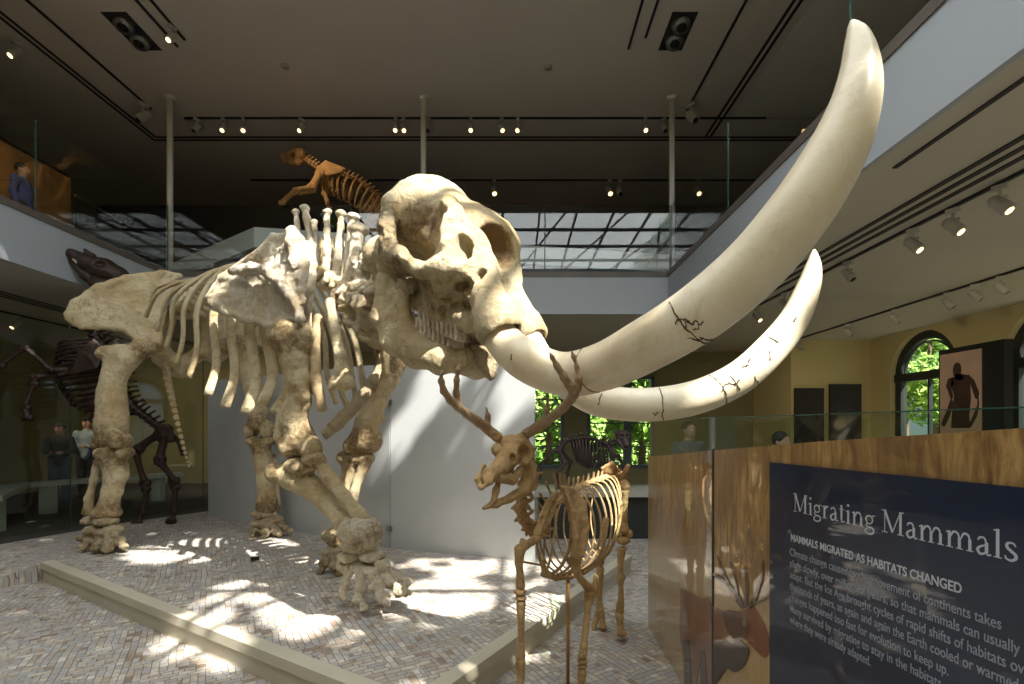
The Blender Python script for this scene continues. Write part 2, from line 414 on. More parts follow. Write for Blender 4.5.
def T3(v): return (v[0], v[1], v[2])
def nets(Fd, lo, h):
    """surface nets: one vertex per mixed cell"""
    s = Fd < 0
    c = [s[i:s.shape[0]-1+i, j:s.shape[1]-1+j, k:s.shape[2]-1+k] for i in (0,1) for j in (0,1) for k in (0,1)]
    cnt = sum(x.astype(np.int8) for x in c); act = (cnt > 0) & (cnt < 8)
    idx = np.full(act.shape, -1, np.int64); I = np.argwhere(act); idx[act] = np.arange(len(I))
    val = np.stack([Fd[I[:,0]+i, I[:,1]+j, I[:,2]+k] for i in (0,1) for j in (0,1) for k in (0,1)], 1)
    off = np.array([(i,j,k) for i in (0,1) for j in (0,1) for k in (0,1)], float)
    acc = np.zeros((len(I), 3)); num = np.zeros(len(I))
    for a in range(8):
        for b in range(a+1, 8):
            if np.abs(off[a]-off[b]).sum() != 1: continue
            va, vb = val[:,a], val[:,b]; m = (va < 0) != (vb < 0)
            t = np.where(m, va/np.where(m, va-vb, 1), 0)
            acc += np.where(m[:,None], off[a]+(off[b]-off[a])*t[:,None], 0); num += m
    V = lo+h*(I+acc/num[:,None])
    Q = []
    for ax in range(3):
        u, v = (ax+1)%3, (ax+2)%3
        A = [slice(None)]*3; B = [slice(None)]*3; A[ax] = slice(0, -1); B[ax] = slice(1, None)
        sa, sb = s[tuple(A)], s[tuple(B)]
        E = np.argwhere(sa != sb)
        E = E[(E[:,u] > 0) & (E[:,v] > 0) & (E[:,u] < Fd.shape[u]-1) & (E[:,v] < Fd.shape[v]-1)]
        if not len(E): continue
        fl = sa[E[:,0],E[:,1],E[:,2]]
        def cell(du, dv):
            e = E.copy(); e[:,u] -= du; e[:,v] -= dv; return idx[e[:,0],e[:,1],e[:,2]]
        q = np.stack([cell(1,1), cell(0,1), cell(0,0), cell(1,0)], 1)
        q[~fl] = q[~fl][:, ::-1]; Q.append(q)
    return V, np.concatenate(Q)
# ================================================================== THE HALL
ZL, ZU, ZC = 3.79, 4.6, 8.06          # lower ceiling, upper floor, upper ceiling
XL, XR, YB = -6.64, 2.92, 9.6         # the open well
XW, YF = 8.8, -4.2                    # right wall, wall behind the photographer
def struct(name, mb, mat, parent=None):
    o = mb.build(name, mat, parent)
    if parent is None: o['kind'] = 'structure'
    return o
struct('floor', MB().box((-12.2, YF-.2, -0.1), (XW+.2, 16.2, 0)), M['paver'])
# darker carpet in the gallery beyond the plinth
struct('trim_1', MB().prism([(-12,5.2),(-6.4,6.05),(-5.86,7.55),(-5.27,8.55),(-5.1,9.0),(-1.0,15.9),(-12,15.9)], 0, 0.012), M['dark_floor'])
# plinth that carries the mammoth
plinth_pts = [(-.537,2.557),(1.26,5.55),(-5.1,8.9),(-5.25,8.5),(-5.83,7.5),(-6.3,6.0),(-4.96,5.26)]
struct('platform', MB().prism(plinth_pts, 0.0, 0.185), M['paver'])
def curb(a, b, side, name):
    a = Vector(a); b = Vector(b); d = (b-a).normalized(); n = Vector((-d.y, d.x))*side      # n points outwards
    mb = MB()
    mb.prism([a+n*.035, b+n*.035, b-n*.07, a-n*.07], 0.128, 0.197)            # lip
    mb.prism([a+n*.012, b+n*.012, b-n*.01, a-n*.01], 0.0, 0.129)   # skirting
    return struct(name, mb, M['curb'])
curb((-.52,2.53), (-4.96,5.26), 1, 'trim_2')
rm_ = MB(); rm_.add([(-4.96,5.26,.185),(-6.3,6.0,.185),(-7.1,5.35,-.01),(-5.45,4.55,-.01),(-4.96,5.26,-.01),(-6.3,6.0,-.01)], [(0,1,2,3),(0,3,4),(1,5,2),(2,5,4,3)]); struct('trim_10', rm_, M['paver'])
curb((1.26,5.55), (-.52,2.53), 1, 'trim_3')

# lower gallery walls
def arch_wall():
    """right wall with round-headed openings, pitch 2.72 m"""
    bm = bmesh.new(); th = 0.35
    spans = []; y0, y1 = YF, 16.2
    cs = [10.86-2.72*k for k in range(5)]; R = 0.90; sp = 2.82; sill = 0.75
    def quad(pts, x0=XW, x1=XW+th):
        # polygon in (y,z) extruded in x
        n = len(pts); a = [bm.verts.new((x0,p[0],p[1])) for p in pts]; b = [bm.verts.new((x1,p[0],p[1])) for p in pts]
        bm.faces.new(a); bm.faces.new(b[::-1])
        for i in range(n): bm.faces.new((a[i], b[i], b[(i+1)%n], a[(i+1)%n]))
    edges = sorted([(c-R, c+R) for c in cs]); cur = y0
    for a, b in edges:
        if a > cur: quad([(cur,0),(a,0),(a,ZL),(cur,ZL)])
        c = (a+b)/2; quad([(a,0),(b,0),(b,sill),(a,sill)])
        n = 20
        for i in range(n):
            t0 = PI-PI*i/n; t1 = PI-PI*(i+1)/n
            p0 = (c+R*math.cos(t0), sp+R*math.sin(t0)); p1 = (c+R*math.cos(t1), sp+R*math.sin(t1))
            quad([p0, p1, (p1[0],ZL), (p0[0],ZL)])
        cur = b
    quad([(cur,0),(y1,0),(y1,ZL),(cur,ZL)])
    bmesh.ops.recalc_face_normals(bm, faces=bm.faces)
    me = bpy.data.meshes.new('wall_right'); bm.to_mesh(me); bm.free()
    o = link('wall_right', me, M['wall_yellow']); o['kind'] = 'structure'
    for k, c in enumerate(cs[:3]): arch_window(k+1, c, R, sp, sill)
def arch_window(n, c, R, sp, sill):
    x = XW+0.16
    fr = MB()
    def ring(r0, r1, xa, xb, z0=sill):
        pts = [(c-r1,z0)]+[(c+r1*math.cos(PI-PI*i/24), sp+r1*math.sin(PI-PI*i/24)) for i in range(25)]+[(c+r1,z0)]
        pin = [(c-r0,z0)]+[(c+r0*math.cos(PI-PI*i/24), sp+r0*math.sin(PI-PI*i/24)) for i in range(25)]+[(c+r0,z0)]
        for i in range(len(pts)-1):
            q = [pts[i], pts[i+1], pin[i+1], pin[i]]
            fr.add([(xa,)+p for p in q]+[(xb,)+p for p in q], [(0,1,2,3),(7,6,5,4),(0,4,5,1),(2,6,7,3),(1,5,6,2),(3,7,4,0)])
    ring(R-0.17, R, x-0.04, x+0.10)
    fr.box((x-0.07, c-R, sp-0.16), (x+0.1, c+R, sp+0.02))
    fr.box((x-0.03, c-R, sill), (x+0.1, c+R, sill+0.16))
    fr.box((x-0.02, c-.04, sill), (x+0.06, c-.0, sp))
    ring(0.66, 0.69, x, x+0.05, sp)
    o = fr.build('window_%d'%n, M['frame_dark']); o['kind'] = 'structure'
    g = MB().box((x+0.03, c-R+.05, sill+.1), (x+0.035, c+R-.05, sp)); 
    g.add([(x+0.03, c+(R-.05)*math.cos(PI*i/24), sp+(R-.05)*math.sin(PI*i/24)) for i in range(25)], [tuple(range(25))])
    g.build('window_pane', M['glass'], o)
arch_wall()

# back wall of the lower gallery, with a step
struct('wall_back', MB().wallseg((9.1,12.4),(6.82,12.4),0,ZL,-0.2).wallseg((6.82,12.601),(6.82,14.38),0,ZL,-0.2), M['wall_yellow'])
def back_windows():
    """wall at the far end with tall sash windows"""
    y = 14.4; mb = MB(); wins = [(0.30,1.38),(2.05,3.98)]; z0, z1 = 0.45, 3.1
    cur = -12.2
    for a, b in wins:
        mb.box((cur, y, 0), (a, y+.3, ZL)); mb.box((a, y, 0), (b, y+.3, z0)); mb.box((a, y, z1), (b, y+.3, ZL)); cur = b
    mb.box((cur, y, 0), (9.0, y+.3, ZL))
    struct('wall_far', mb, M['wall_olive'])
    for n, (a, b) in enumerate(wins):
        f = MB(); e = 0.09
        for (xa, xb, za, zb) in [(a,a+e,z0,z1),(b-e,b,z0,z1),(a,b,z0,z0+e),(a,b,z1-e,z1)]: f.box((xa, y-.03, za), (xb, y+.12, zb))
        if b-a > 1.5: f.box((a+1.05, y-.05, z0), (a+1.27, y+.12, z1))
        for z in (1.05, 1.72, 2.4): f.box((a, y+.02, z), (b, y+.08, z+.035))
        o = f.build('window_%d'%(n+4), M['frame_blue']); o['kind'] = 'structure'
        MB().box((a+.04, y+.05, z0+.04), (b-.04, y+.055, z1-.04)).build('window_pane', M['glass'], o)
back_windows()
# wall left and behind the photographer
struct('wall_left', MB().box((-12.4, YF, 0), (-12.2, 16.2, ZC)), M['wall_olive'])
struct('wall_front', MB().box((-12.4, YF-.2, 0), (9.1, YF, ZC)), M['wall_yellow'])
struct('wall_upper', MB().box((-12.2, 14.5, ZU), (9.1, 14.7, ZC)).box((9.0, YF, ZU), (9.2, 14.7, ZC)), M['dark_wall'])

# slab between the floors: soffit (lower ceiling), fascia round the well, upper floor
def slab(x0, y0, x1, y1, mb, z0, z1): mb.box((x0,y0,z0),(x1,y1,z1))
lo = MB()
for r in ((-12.2,YF,XL-.02,16.2),(XL-.02,YB+.02,XR+.02,16.2),(XR+.02,YF,XW+.3,16.2)): slab(*r, lo, ZL, ZL+.1)
struct('ceiling_lower', lo, M['ceiling_low'])
up = MB()
for r in ((-12.2,YF,XL-.05,16.2),(XL-.05,YB+.05,XR+.05,16.2),(XR+.05,YF,XW+.3,16.2)): slab(*r, up, ZU-.12, ZU-.02)
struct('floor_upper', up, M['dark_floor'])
fa = MB()
fa.box((XL-.05,YB,ZL-.003),(XR+.05,YB+.05,ZU-.1)); fa.box((XR,YF,ZL-.003),(XR+.05,YB,ZU-.1)); fa.box((XL-.05,YF,ZL-.003),(XL,YB,ZU-.1))
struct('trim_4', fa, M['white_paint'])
sh = MB()
sh.box((XL-.16,YB-.015,ZU-.1),(XR+.16,YB+.16,ZU)); sh.box((XR-.015,YF,ZU-.1),(XR+.16,YB,ZU)); sh.box((XL-.16,YF,ZU-.1),(XL+.015,YB,ZU))
struct('trim_5', sh, M['shoe'])
# upper ceiling with the skylight opening behind the photographer's view
SKX0, SKX1, SKY0, SKY1 = -6.0, 5.2, -3.2, 4.3
uc = MB()
uc.box((-12.2, SKY1, ZC), (9.2, 14.7, ZC+.15)); uc.box((-12.2, YF, ZC), (SKX0, SKY1, ZC+.15)); uc.box((SKX1, YF, ZC), (9.2, SKY1, ZC+.15)); uc.box((SKX0, YF, ZC), (SKX1, SKY0, ZC+.15))
struct('ceiling', uc, M['ceiling'])

# steel grid of the glass roof
gr = MB()
k = SKX0
while k < SKX1: gr.box((k-.03, SKY0, ZC+.02), (k+.03, SKY1, ZC+.10)); k += 1.12
k = SKY0
while k < SKY1: gr.box((SKX0, k-.035, ZC+.05), (SKX1, k+.035, ZC+.14)); k += 1.5
for i in range(6):
    xa = SKX0+1.9*i; gr.tube([(xa, SKY0, ZC+.15), (xa+1.9, SKY1, ZC+.15)], .035, 6)
struct('trim_9', gr, M['black'])
# slots running in the upper ceiling
sl = MB()
def slot(mb, a, b, w_, z, t=0.012):
    a = Vector(a); b = Vector(b); d = (b-a).normalized(); n = Vector((-d.y, d.x))*w_/2
    mb.prism([a-n, b-n, b+n, a+n], z-t, z+0.002)
for off in (0, 0.11):
    slot(sl, (-8.0-off, 6.5), (-8.0-off, 11.1+off), 0.05, ZC); slot(sl, (-8.0-off, 11.1+off), (6.6, 11.1+off), 0.05, ZC)
    slot(sl, (4.2+off, 6.5), (4.2+off, 11.1), 0.05, ZC)
struct('trim_6', sl, M['shadow_gap'])
s2 = MB()
for off in (-0.14, 0, 0.14): slot(s2, (3.95+off, 0.5), (3.95+off, 14.3), 0.055, ZL)
for off in (-0.14, 0, 0.14): slot(s2, (-8.4+off, 2.5), (-8.4+off, 14.3), 0.05, ZL)
struct('trim_7', s2, M['shadow_gap'])
# thin dark strip drawn as a reveal slot in the lower ceiling, right
struct('trim_8', MB().box((3.16, YF, ZL-.012), (3.20, 4.2, ZL+.002)), M['shadow_gap'])

# poles that stand at the edge of the well and reach the ceiling
for px, lab in ((170,'tall pale steel pole at the left rear corner of the upper balcony'),(423.5,'tall pale steel pole rising behind the top of the mammoth skull'),(672,'tall pale steel pole at the right rear corner of the upper balcony')):
    x = (px-CX)*9.75/F
    mb = MB().tube([(x,9.75,ZU-.02),(x,9.75,ZC)], 0.055, 12).tube([(x,9.75,ZC-.05),(x,9.75,ZC)], 0.10, 12)
    tag(mb.build('steel_pole', M['pole'], smooth=True), lab, 'pole')

# glass balustrade round the well
def rail(a, b, n, lab, z0=ZU, z1=ZU+1.3):
    a = Vector(a); b = Vector(b)
    r = root('glass_balustrade', (*((a+b)/2), z0), lab, 'balustrade')
    d = (b-a).normalized(); nn = Vector((-d.y,d.x))*0.012; L_ = (b-a).length; s = L_/n
    for i in range(n):
        p = a+d*(s*i+0.012); q = a+d*(s*(i+1)-0.012)
        g = MB().prism([p-nn/2, q-nn/2, q+nn/2, p+nn/2], z0-.015, z1).build('glass_pane', M['glass'], r)
        MB().prism([q-nn/2, q+d*.012-nn/2, q+d*.012+nn/2, q+nn/2], z0-.015, z1).build('pane_edge', M['glass_edge'], g)
rail((XL-.06, YB+.07), (XR+.06, YB+.07), 4, 'clear glass balustrade along the far edge of the upper floor')
rail((XR+.07, 1.9), (XR+.07, 9.64), 3, 'clear glass balustrade on the right edge of the upper floor')
rail((XL-.07, 1.7), (XL-.07, 9.64), 3, 'clear glass balustrade on the left edge of the upper floor')

# angled white parapet beyond, on the upper floor
pr = MB(); c0 = (-5.21, 9.95); c1 = (3.55, 11.55); c2 = (-8.3, 12.1)
pr.wallseg(c0, c1, 5.2, 5.6, 0.12); pr.wallseg(c2, c0, 5.2, 5.6, 0.12)
pb = MB(); pb.wallseg((c0[0]+.1,c0[1]+.12), (c1[0],c1[1]+.1), ZU-.02, 5.2, 0.08); pb.wallseg((c2[0],c2[1]+.1), (c0[0]+.1,c0[1]+.12), ZU-.02, 5.2, 0.08)
para = root('parapet', (c0[0], c0[1], ZU-.02), 'angled white parapet with brown base on the upper floor beyond the glass', 'parapet')
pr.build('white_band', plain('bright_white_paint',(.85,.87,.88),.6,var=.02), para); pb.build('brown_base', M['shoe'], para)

# ------------------------------------------------------------------ lamps
def spot_proto():
    r = local_root('track_spotlight', (0,0,0), 0, 'white track spotlight', 'spotlight')
    MB().box((-.022,-.05,-.045),(.022,.05,0)).build('track_adapter', M['fixture'], r)
    MB().tube([(0,0,-.04),(0,0,-.10)], .014, 8).tube([(0,-.045,-.11),(0,.045,-.11)], .018, 8).build('bracket', M['fixture'], r, smooth=True)
    h = MB().tube([(0,.055,-.09),(0,.04,-.11),(0,-.03,-.19),(0,-.055,-.225)], [.028,.046,.052,.055], 14)
    head = h.build('lamp_head', M['fixture'], r, smooth=True)
    MB().tube([(0,-.056,-.2262),(0,-.060,-.231)], [.032,.030], 14).build('lamp_lens', M['lamp_on'], head, smooth=True)
    return r
SP = spot_proto(); used_sp = [False]; SPD = []
def spot(x, y, z, rz, lab, grp, lit=True, s=1.0):
    if lit:
        if not used_sp[0]: o = SP; used_sp[0] = True
        else: o = copy_tree(SP)
    else: o = copy_tree(SP)
    o.location = (x, y, z); o.rotation_euler = (0,0,rz); s *= .72 if z < 5 else 1
    o.scale = (s,s,s); o['label'] = lab; o['group'] = grp
    if not lit:
        for c in o.children:
            for g in c.children:
                g.data = g.data.copy(); g.data.materials[0] = M['black']
    return o
def track(a, b, z, lab, w_=0.035):
    a = Vector(a); b = Vector(b); d = (b-a).normalized(); n = Vector((-d.y,d.x))*w_/2
    mb = MB().prism([a-n, b-n, b+n, a+n], z-.03, z)
    tag(mb.build('lighting_track', M['black']), lab, 'lighting track')
track((3.47,6.8),(3.47,10.15),ZC,'long black lighting track beside the right ceiling slot')
track((-7.37,6.8),(-7.37,10.1),ZC,'long black lighting track beside the left ceiling slot')
track((-6.9,10.4),(5.2,10.4),ZC,'black lighting track crossing the upper ceiling in front of the slot')
track((-6.9,13.0),(8.3,13.0),ZC-.001,'black lighting track at the back of the upper ceiling')
track((-5.72,6.9),(-5.72,8.45),ZC,'short black lighting track next to the left recessed lamp box')
track((-5.50,6.9),(-5.50,8.3),ZC,'thinner short track beside the left recessed lamp box')
track((1.91,6.9),(1.91,8.5),ZC,'short black lighting track left of the right recessed lamp box')
track((2.14,6.9),(2.14,8.25),ZC,'thinner short track left of the right recessed lamp box')
track((4.30,1.5),(4.30,13.5),ZL,'white gallery lighting track nearest the balcony on the right')
track((6.90,3.0),(6.90,13.5),ZL,'gallery lighting track nearest the arched windows')
track((-9.6,3.0),(-9.6,13.5),ZL,'gallery lighting track over the left case')
g1 = 'spotlights on the upper ceiling track'
for i, (px, lit) in enumerate(((197,0),(224,1),(243,1),(302,1),(396,1),(403,1),(430,0),(471,1),(501,1),(519,1),(645,1),(663,0))):
    names = ['leftmost, dark','second from the left, lit','third from the left, lit','lit, alone left of the middle pole','left of a lit pair by middle pole','right of a lit pair by middle pole','dark, just right of the middle pole','lit, first right of the middle pole','lit, second right of the middle pole','lit, third right of the middle pole','lit, left of the right pole','dark, touching the right pole']
    spot((px-CX)*10.4/F, 10.4, ZC-.03, (i%3-1)*0.5, 'small spotlight on front upper track, '+names[i], g1, bool(lit), 1.25)
g2 = 'spotlights on the rear upper track'
for px, lab in ((365,'left of the skull'),(494,'just right of the skull dome'),(609,'left one of the rear pair'),(619,'right one of the rear pair'),(697,'beyond the right pole')):
    spot((px-CX)*13/F, 13.0, ZC-.03, 0.2, 'spotlight on the rear upper track '+lab, g2, px in (494,609,697), 1.7)
spot(3.47, 9.9, ZC-.03, 0.6, 'dark spotlight at the end of the right long track', 'spotlights on long tracks', False, 1.7)
spot(-7.37, 9.9, ZC-.03, -0.6, 'dark spotlight at the end of the left long track', 'spotlights on long tracks', False, 1.7)
spot(-5.50, 8.0, ZC-.03, -0.3, 'lit spotlight on the short track by the left lamp box', 'spotlights on long tracks', True, 1.2)
g3 = 'spotlights on the right gallery track'
for px, lit, lab in ((1000,1,'nearest the camera'),(953,1,'second nearest the camera'),(913,1,'third nearest the camera'),(848,0,'dark, fourth from the camera'),(785,1,'behind the big tusk, upper'),(757,1,'behind the big tusk, lower')):
    q = (px-CX)/F; D = 4.30/q
    spot(4.30, D, ZL-.03, 0.5, 'white gallery spotlight on the balcony-side track, '+lab, g3, bool(lit), 1.55)
g4 = 'spotlights on the window side track'
for px, lab in ((1001,'nearest the camera'),(975,'second from the camera'),(948,'third from the camera'),(895,'fourth from the camera'),(848,'fifth from the camera'),(800,'farthest')):
    q = (px-CX)/F; D = 6.90/q
    spot(6.90, D, ZL-.03, 0.9, 'unlit spotlight on the window-side track, '+lab, g4, False, 1.5)
g5 = 'spotlights over the left case'
for D, lit, lab in ((9.6,1,'farther, glowing'),(7.6,0,'nearer, unlit'),(12.0,1,'farthest, glowing behind the hip')):
    spot(-9.6, D, ZL-.03, -0.4, 'gallery spotlight over the left case, '+lab, g5, bool(lit), 1.5)
spot(-8.3, 7.6, ZC-.03, -.4, 'lit spotlight over the wooden screen, upper left, nearer', 'spotlights over the wooden screen', True, 1.3)
spot(-8.3, 8.3, ZC-.03, -.5, 'lit spotlight over the wooden screen, upper left, farther', 'spotlights over the wooden screen', True, 1.3)
# recessed twin lamps
def lamp_box(x0, x1, lab):
    y0, y1 = 7.76, 8.54
    r = root('recessed_lamp_box', ((x0+x1)/2, (y0+y1)/2, ZC), lab, 'recessed light')
    MB().box((x0,y0,ZC-.012),(x1,y1,ZC+.004)).build('housing', M['shadow_gap'], r)
    for yc in (y0+.22, y1-.22):
        xc = (x0+x1)/2
        l = MB().tube([(xc,yc,ZC-.0),(xc,yc-.02,ZC-.07),(xc,yc-.03,ZC-.10)], [.15,.14,.12], 18).build('lamp', M['grey_metal'], r, smooth=True)
        MB().tube([(xc,yc-.031,ZC-.1005),(xc,yc-.033,ZC-.108)], [.08,.06], 14).build('lens', M['black'], l, smooth=True)
lamp_box(-6.45, -6.05, 'recessed black box with two lamps in the ceiling, left')
lamp_box(2.43, 2.83, 'recessed black box with two lamps in the ceiling, right')
for k, (px, py) in enumerate(((285,66),(548,67))):
    D = (ZC-EYE)*F/(HZ-py)
    tag(MB().tube([((px-CX)*D/F, D, ZC),((px-CX)*D/F, D, ZC-.02)], .07, 16).build('smoke_detector', M['fixture'], smooth=True), ('left','right')[k]+' of two small round smoke detectors on the ceiling', 'smoke detector')
# light given by the lit gallery lamps
for (x, y, tx, ty) in ((4.3,4.45,7.5,6),(4.3,5.4,7.8,8.5),(4.3,8.0,7.8,11),(4.3,9.5,6,12.5)):
    light('gallery_lamp_light', 'SPOT', (x, y, ZL-.45), 60, (1,.8,.52), (tx,ty,1.4), spot_size=1.5, spot_blend=.8, shadow_soft_size=.06)
for (x, y, tx, ty) in ((-9.4,9.6,-9,13.5),(-9.4,12,-6,14),(0,12,-2,14.2)):
    light('gallery_lamp_light', 'SPOT', (x, y, ZL-.45), 170, (1,.8,.52), (tx,ty,1.2), spot_size=1.6, spot_blend=.8, shadow_soft_size=.06)

light('screen_lamp_light', 'SPOT', (-7.6,7.4,ZC-.4), 45, (1,.72,.42), (-8.9,8.0,5.3), spot_size=1.3, spot_blend=.8, shadow_soft_size=.05)
light('skeleton_lamp_light', 'SPOT', (-4.6,8.3,ZC-.4), 170, (1,.80,.52), (-3.8,10.3,6.6), spot_size=.8, spot_blend=.8, shadow_soft_size=.05)
# ------------------------------------------------------------------ outside
def leaf_mat():
    m, t, b = nt('leaves'); co = coords(t)
    n = noise_tex(t, co, 1.2, 4)
    L(t, ramp(t, n, [(0.3,(0.10,0.24,0.03)),(0.5,(0.28,0.50,0.08)),(0.72,(0.62,0.80,0.25))]), b.inputs['Base Color'])
    b.inputs['Roughness'].default_value = 0.6
    return m
M['leaf'] = leaf_mat()
M['leaf_back'] = leaf_mat()
M['bark'] = plain('bark', (0.12,0.08,0.05), 0.9, bmp=0.5)
def leaves(name, rng, boxes, n, size, parent=None):
    mb = MB(); vs = []; fs = []
    for i in range(n):
        c, r = boxes[rng.randrange(len(boxes))]
        while True:
            p = Vector((rng.uniform(-1,1),rng.uniform(-1,1),rng.uniform(-1,1)))
            if p.length < 1: break
        p = Vector((c[0]+p.x*r[0], c[1]+p.y*r[1], c[2]+p.z*r[2]))
        a = Vector((rng.gauss(0,1),rng.gauss(0,1),rng.gauss(0,1))).normalized(); b = a.orthogonal().normalized(); s = size*rng.uniform(.6,1.3)
        k = len(vs); vs += [p-a*s, p+b*s*.5, p+a*s, p-b*s*.5]; fs.append((k,k+1,k+2,k+3))
    mb.add(vs, fs); return mb.build(name, M['leaf'], parent)
rng = random.Random(4)
def tree(loc, rad, h, lab, n=2600, size=.11):
    r = root('tree', loc, lab, 'tree', 'trees outside the windows')
    x, y, z = loc
    MB().tube([(x,y,z),(x+.1,y,z+h*.5),(x,y+.1,z+h)], [.18,.13,.05], 8).build('trunk', M['bark'], r, smooth=True)
    bs = [((x+rng.uniform(-rad,rad)*.6, y+rng.uniform(-rad,rad)*.6, z+h*rng.uniform(.45,1.05)), (rad*.6,rad*.6,rad*.5)) for _ in range(9)]
    leaves('foliage', rng, bs, n, size, r)
tree((13.3,16.0,-.4), 1.7, 5.0, 'leafy tree seen through the left arched window', 6500)
tree((12.4,10.0,-.4), 1.5, 4.2, 'leafy tree seen through the right arched window', 4000)
tree((1.4,22.0,-.4), 2.0, 4.6, 'leafy tree seen through the narrow far window', 6500, .17)
tree((5.6,22.3,-.4), 2.3, 4.6, 'leafy tree seen through the wide far window', 9000, .17)
tree((11.0,22.5,-.4), 1.8, 4.4, 'leafy tree beyond the right end of the far wall', 2000, .17)
hedge = leaves('hedge', rng, [((x_*1.3-1.5, 26.5, 2.0), (1.4,.8,2.9)) for x_ in range(10)], 16000, .2)
tag(hedge, 'long leafy hedge outside the far windows', 'hedge', kind='stuff')
struct('ground', MB().box((-20,16.3,-.5),(30,60,-.4)).box((9.3,-20,-.5),(30,16.3,-.4)), plain('lawn',(0.15,0.16,0.09),0.9,bmp=0.4))
# brick building across the way
bk, t_, b_n = nt('brick'); bt = N(t_, 'TexBrick'); bt.inputs['Scale'].default_value = 4
bt.inputs['Color1'].default_value = (.30,.13,.09,1); bt.inputs['Color2'].default_value = (.22,.10,.07,1); bt.inputs['Mortar'].default_value = (.45,.4,.35,1)
mpb = N(t_, 'Mapping'); mpb.inputs['Rotation'].default_value = (PI/2,0,0); L(t_, coords(t_), mpb.inputs[0]); L(t_, mpb.outputs[0], bt.inputs[0]); L(t_, bt.outputs[0], b_n.inputs['Base Color'])
struct('wall_outside', MB().box((10.0,17.8,-.4),(14.0,18.2,5.2)), bk)

# unseen leaf layer added above the skylight to shape the sun patches
GAPS = [(-.95,4.15,1.45,.45),(-.35,5.15,1.2,.35),(-2.6,5.35,.7,.25),(-1.9,3.45,.6,.18),(-2.35,3.75,.28,.2),(-3.7,5.8,.95,.6),(-3.15,6.1,.5,.4),(-2.05,4.65,.6,.5),(-1.4,4.0,.7,.5),(-.4,2.82,.33,.22),(-.9,6.6,.5,.45),(-1.9,6.9,.35,.5),(.25,3.6,.3,.25)]  # holes in the added leaf layer, set where sun should land
def sun_mask():
    rng = random.Random(11); vs = []; fs = []
    Sx, Sy, Sz = SUN
    def floor_hit(p):    # where the sun ray through p lands on the plinth
        t = (p.z-0.19)/Sz; return p.x-Sx*t, p.y-Sy*t
    for i in range(24000):
        p = Vector((rng.uniform(-8,7), rng.uniform(-6,4.5), rng.uniform(9.6,11.5)))
        fx, fy = floor_hit(p)
        # hole aimed at a chosen sun patch
        nz = mnoise.noise(Vector((fx*1.5, fy*2.0, 3.3)))+.5*mnoise.noise(Vector((fx*3.5, fy*4.5, 9)))
        g = min(((fx-cx)/rx)**2+((fy-cy)/ry)**2 for cx, cy, rx, ry in GAPS)
        keep = 1.0 if g > 1.15+.55*nz else 0.02
        if nz > .55 and fx > -3.2: keep = 0.03
        if rng.random() > keep: continue
        a = Vector((rng.gauss(0,1),rng.gauss(0,1),rng.gauss(0,.4))).normalized(); b = a.cross(Vector((0,0,1))).normalized(); s = rng.uniform(.10,.26)
        k = len(vs); vs += [p-a*s, p+b*s*.6, p+a*s, p-b*s*.6]; fs.append((k,k+1,k+2,k+3))
    o = MB().add(vs, fs).build('sun_mask_leaves', M['leaf_back'])
    tag(o, 'added unseen leaf layer above the glass roof that shapes the sun patches', 'foliage', kind='stuff')
sun_mask()
# ================================================================== THE MAMMOTH
PZ = 0.19
mam = root('mammoth_skeleton', (-2.6, 5.2, PZ), 'huge cream mammoth skeleton with two long upswept tusks on the low plinth', 'skeleton')
A_ = Vector((.884,-.467,0)); O_ = Vector((-.467,-.884,0))     # forwards, outwards on the side towards us
def R3(cols): return np.array([list(c) for c in cols]).T      # columns = axes
def Pr(px, py, D, r): v = P(px, py, D); return (v.x, v.y, v.z, r)
def T(v): return (v[0], v[1], v[2])
def rb(*a): return R3([Vector(x) for x in a])

# ---- skull --------------------------------------------------------
C_ = Vector((-.366, 3.0, 2.548)); HF = Vector((.8,-.6,0)); HL = Vector((.6,.8,0)); UP = Vector((0,0,1))
def Sl(px, py, l):
    q = (px-CX)/F
    s = (q*(C_.y+.8*l)-C_.x-.6*l)/(.8+.6*q); D = C_.y-.6*s+.8*l
    return (s, l, EYE-(py-HZ)*D/F-C_.z)
def W3(t): return tuple(C_+HF*t[0]+HL*t[1]+UP*t[2])
def S(px, py, l): return W3(Sl(px, py, l))
def Sm(px, py, l): a = Sl(px, py, l); return W3((a[0], -a[1], a[2]))       # mirrored to the far side
BAS = rb(HF, HL, UP)
def bas_pitch(deg):        # along, lateral, normal; pitched down by deg
    a = math.radians(deg); d = HF*math.cos(a)-UP*math.sin(a); n = HF*math.sin(a)+UP*math.cos(a)
    return rb(d, HL, n)
sk = SDF(0.05)
sk.ell(S(437,224,.05), (.215,.34,.275), BAS)
sk.ell(S(411,222,-.10), (.11,.17,.18), BAS)
sk.ell(S(448,228,0), (.30,.25,.20), bas_pitch(48), k=.08)
sk.ell(S(480,262,.02), (.36,.26,.15), bas_pitch(60), k=.08)
sk.ell(S(492,232,.10), (.20,.20,.10), bas_pitch(50), k=.08)
def Smn(px, py, l):
    a = Sl(px, py, l); return W3((a[0]-.05, -a[1]*.8, a[2]))
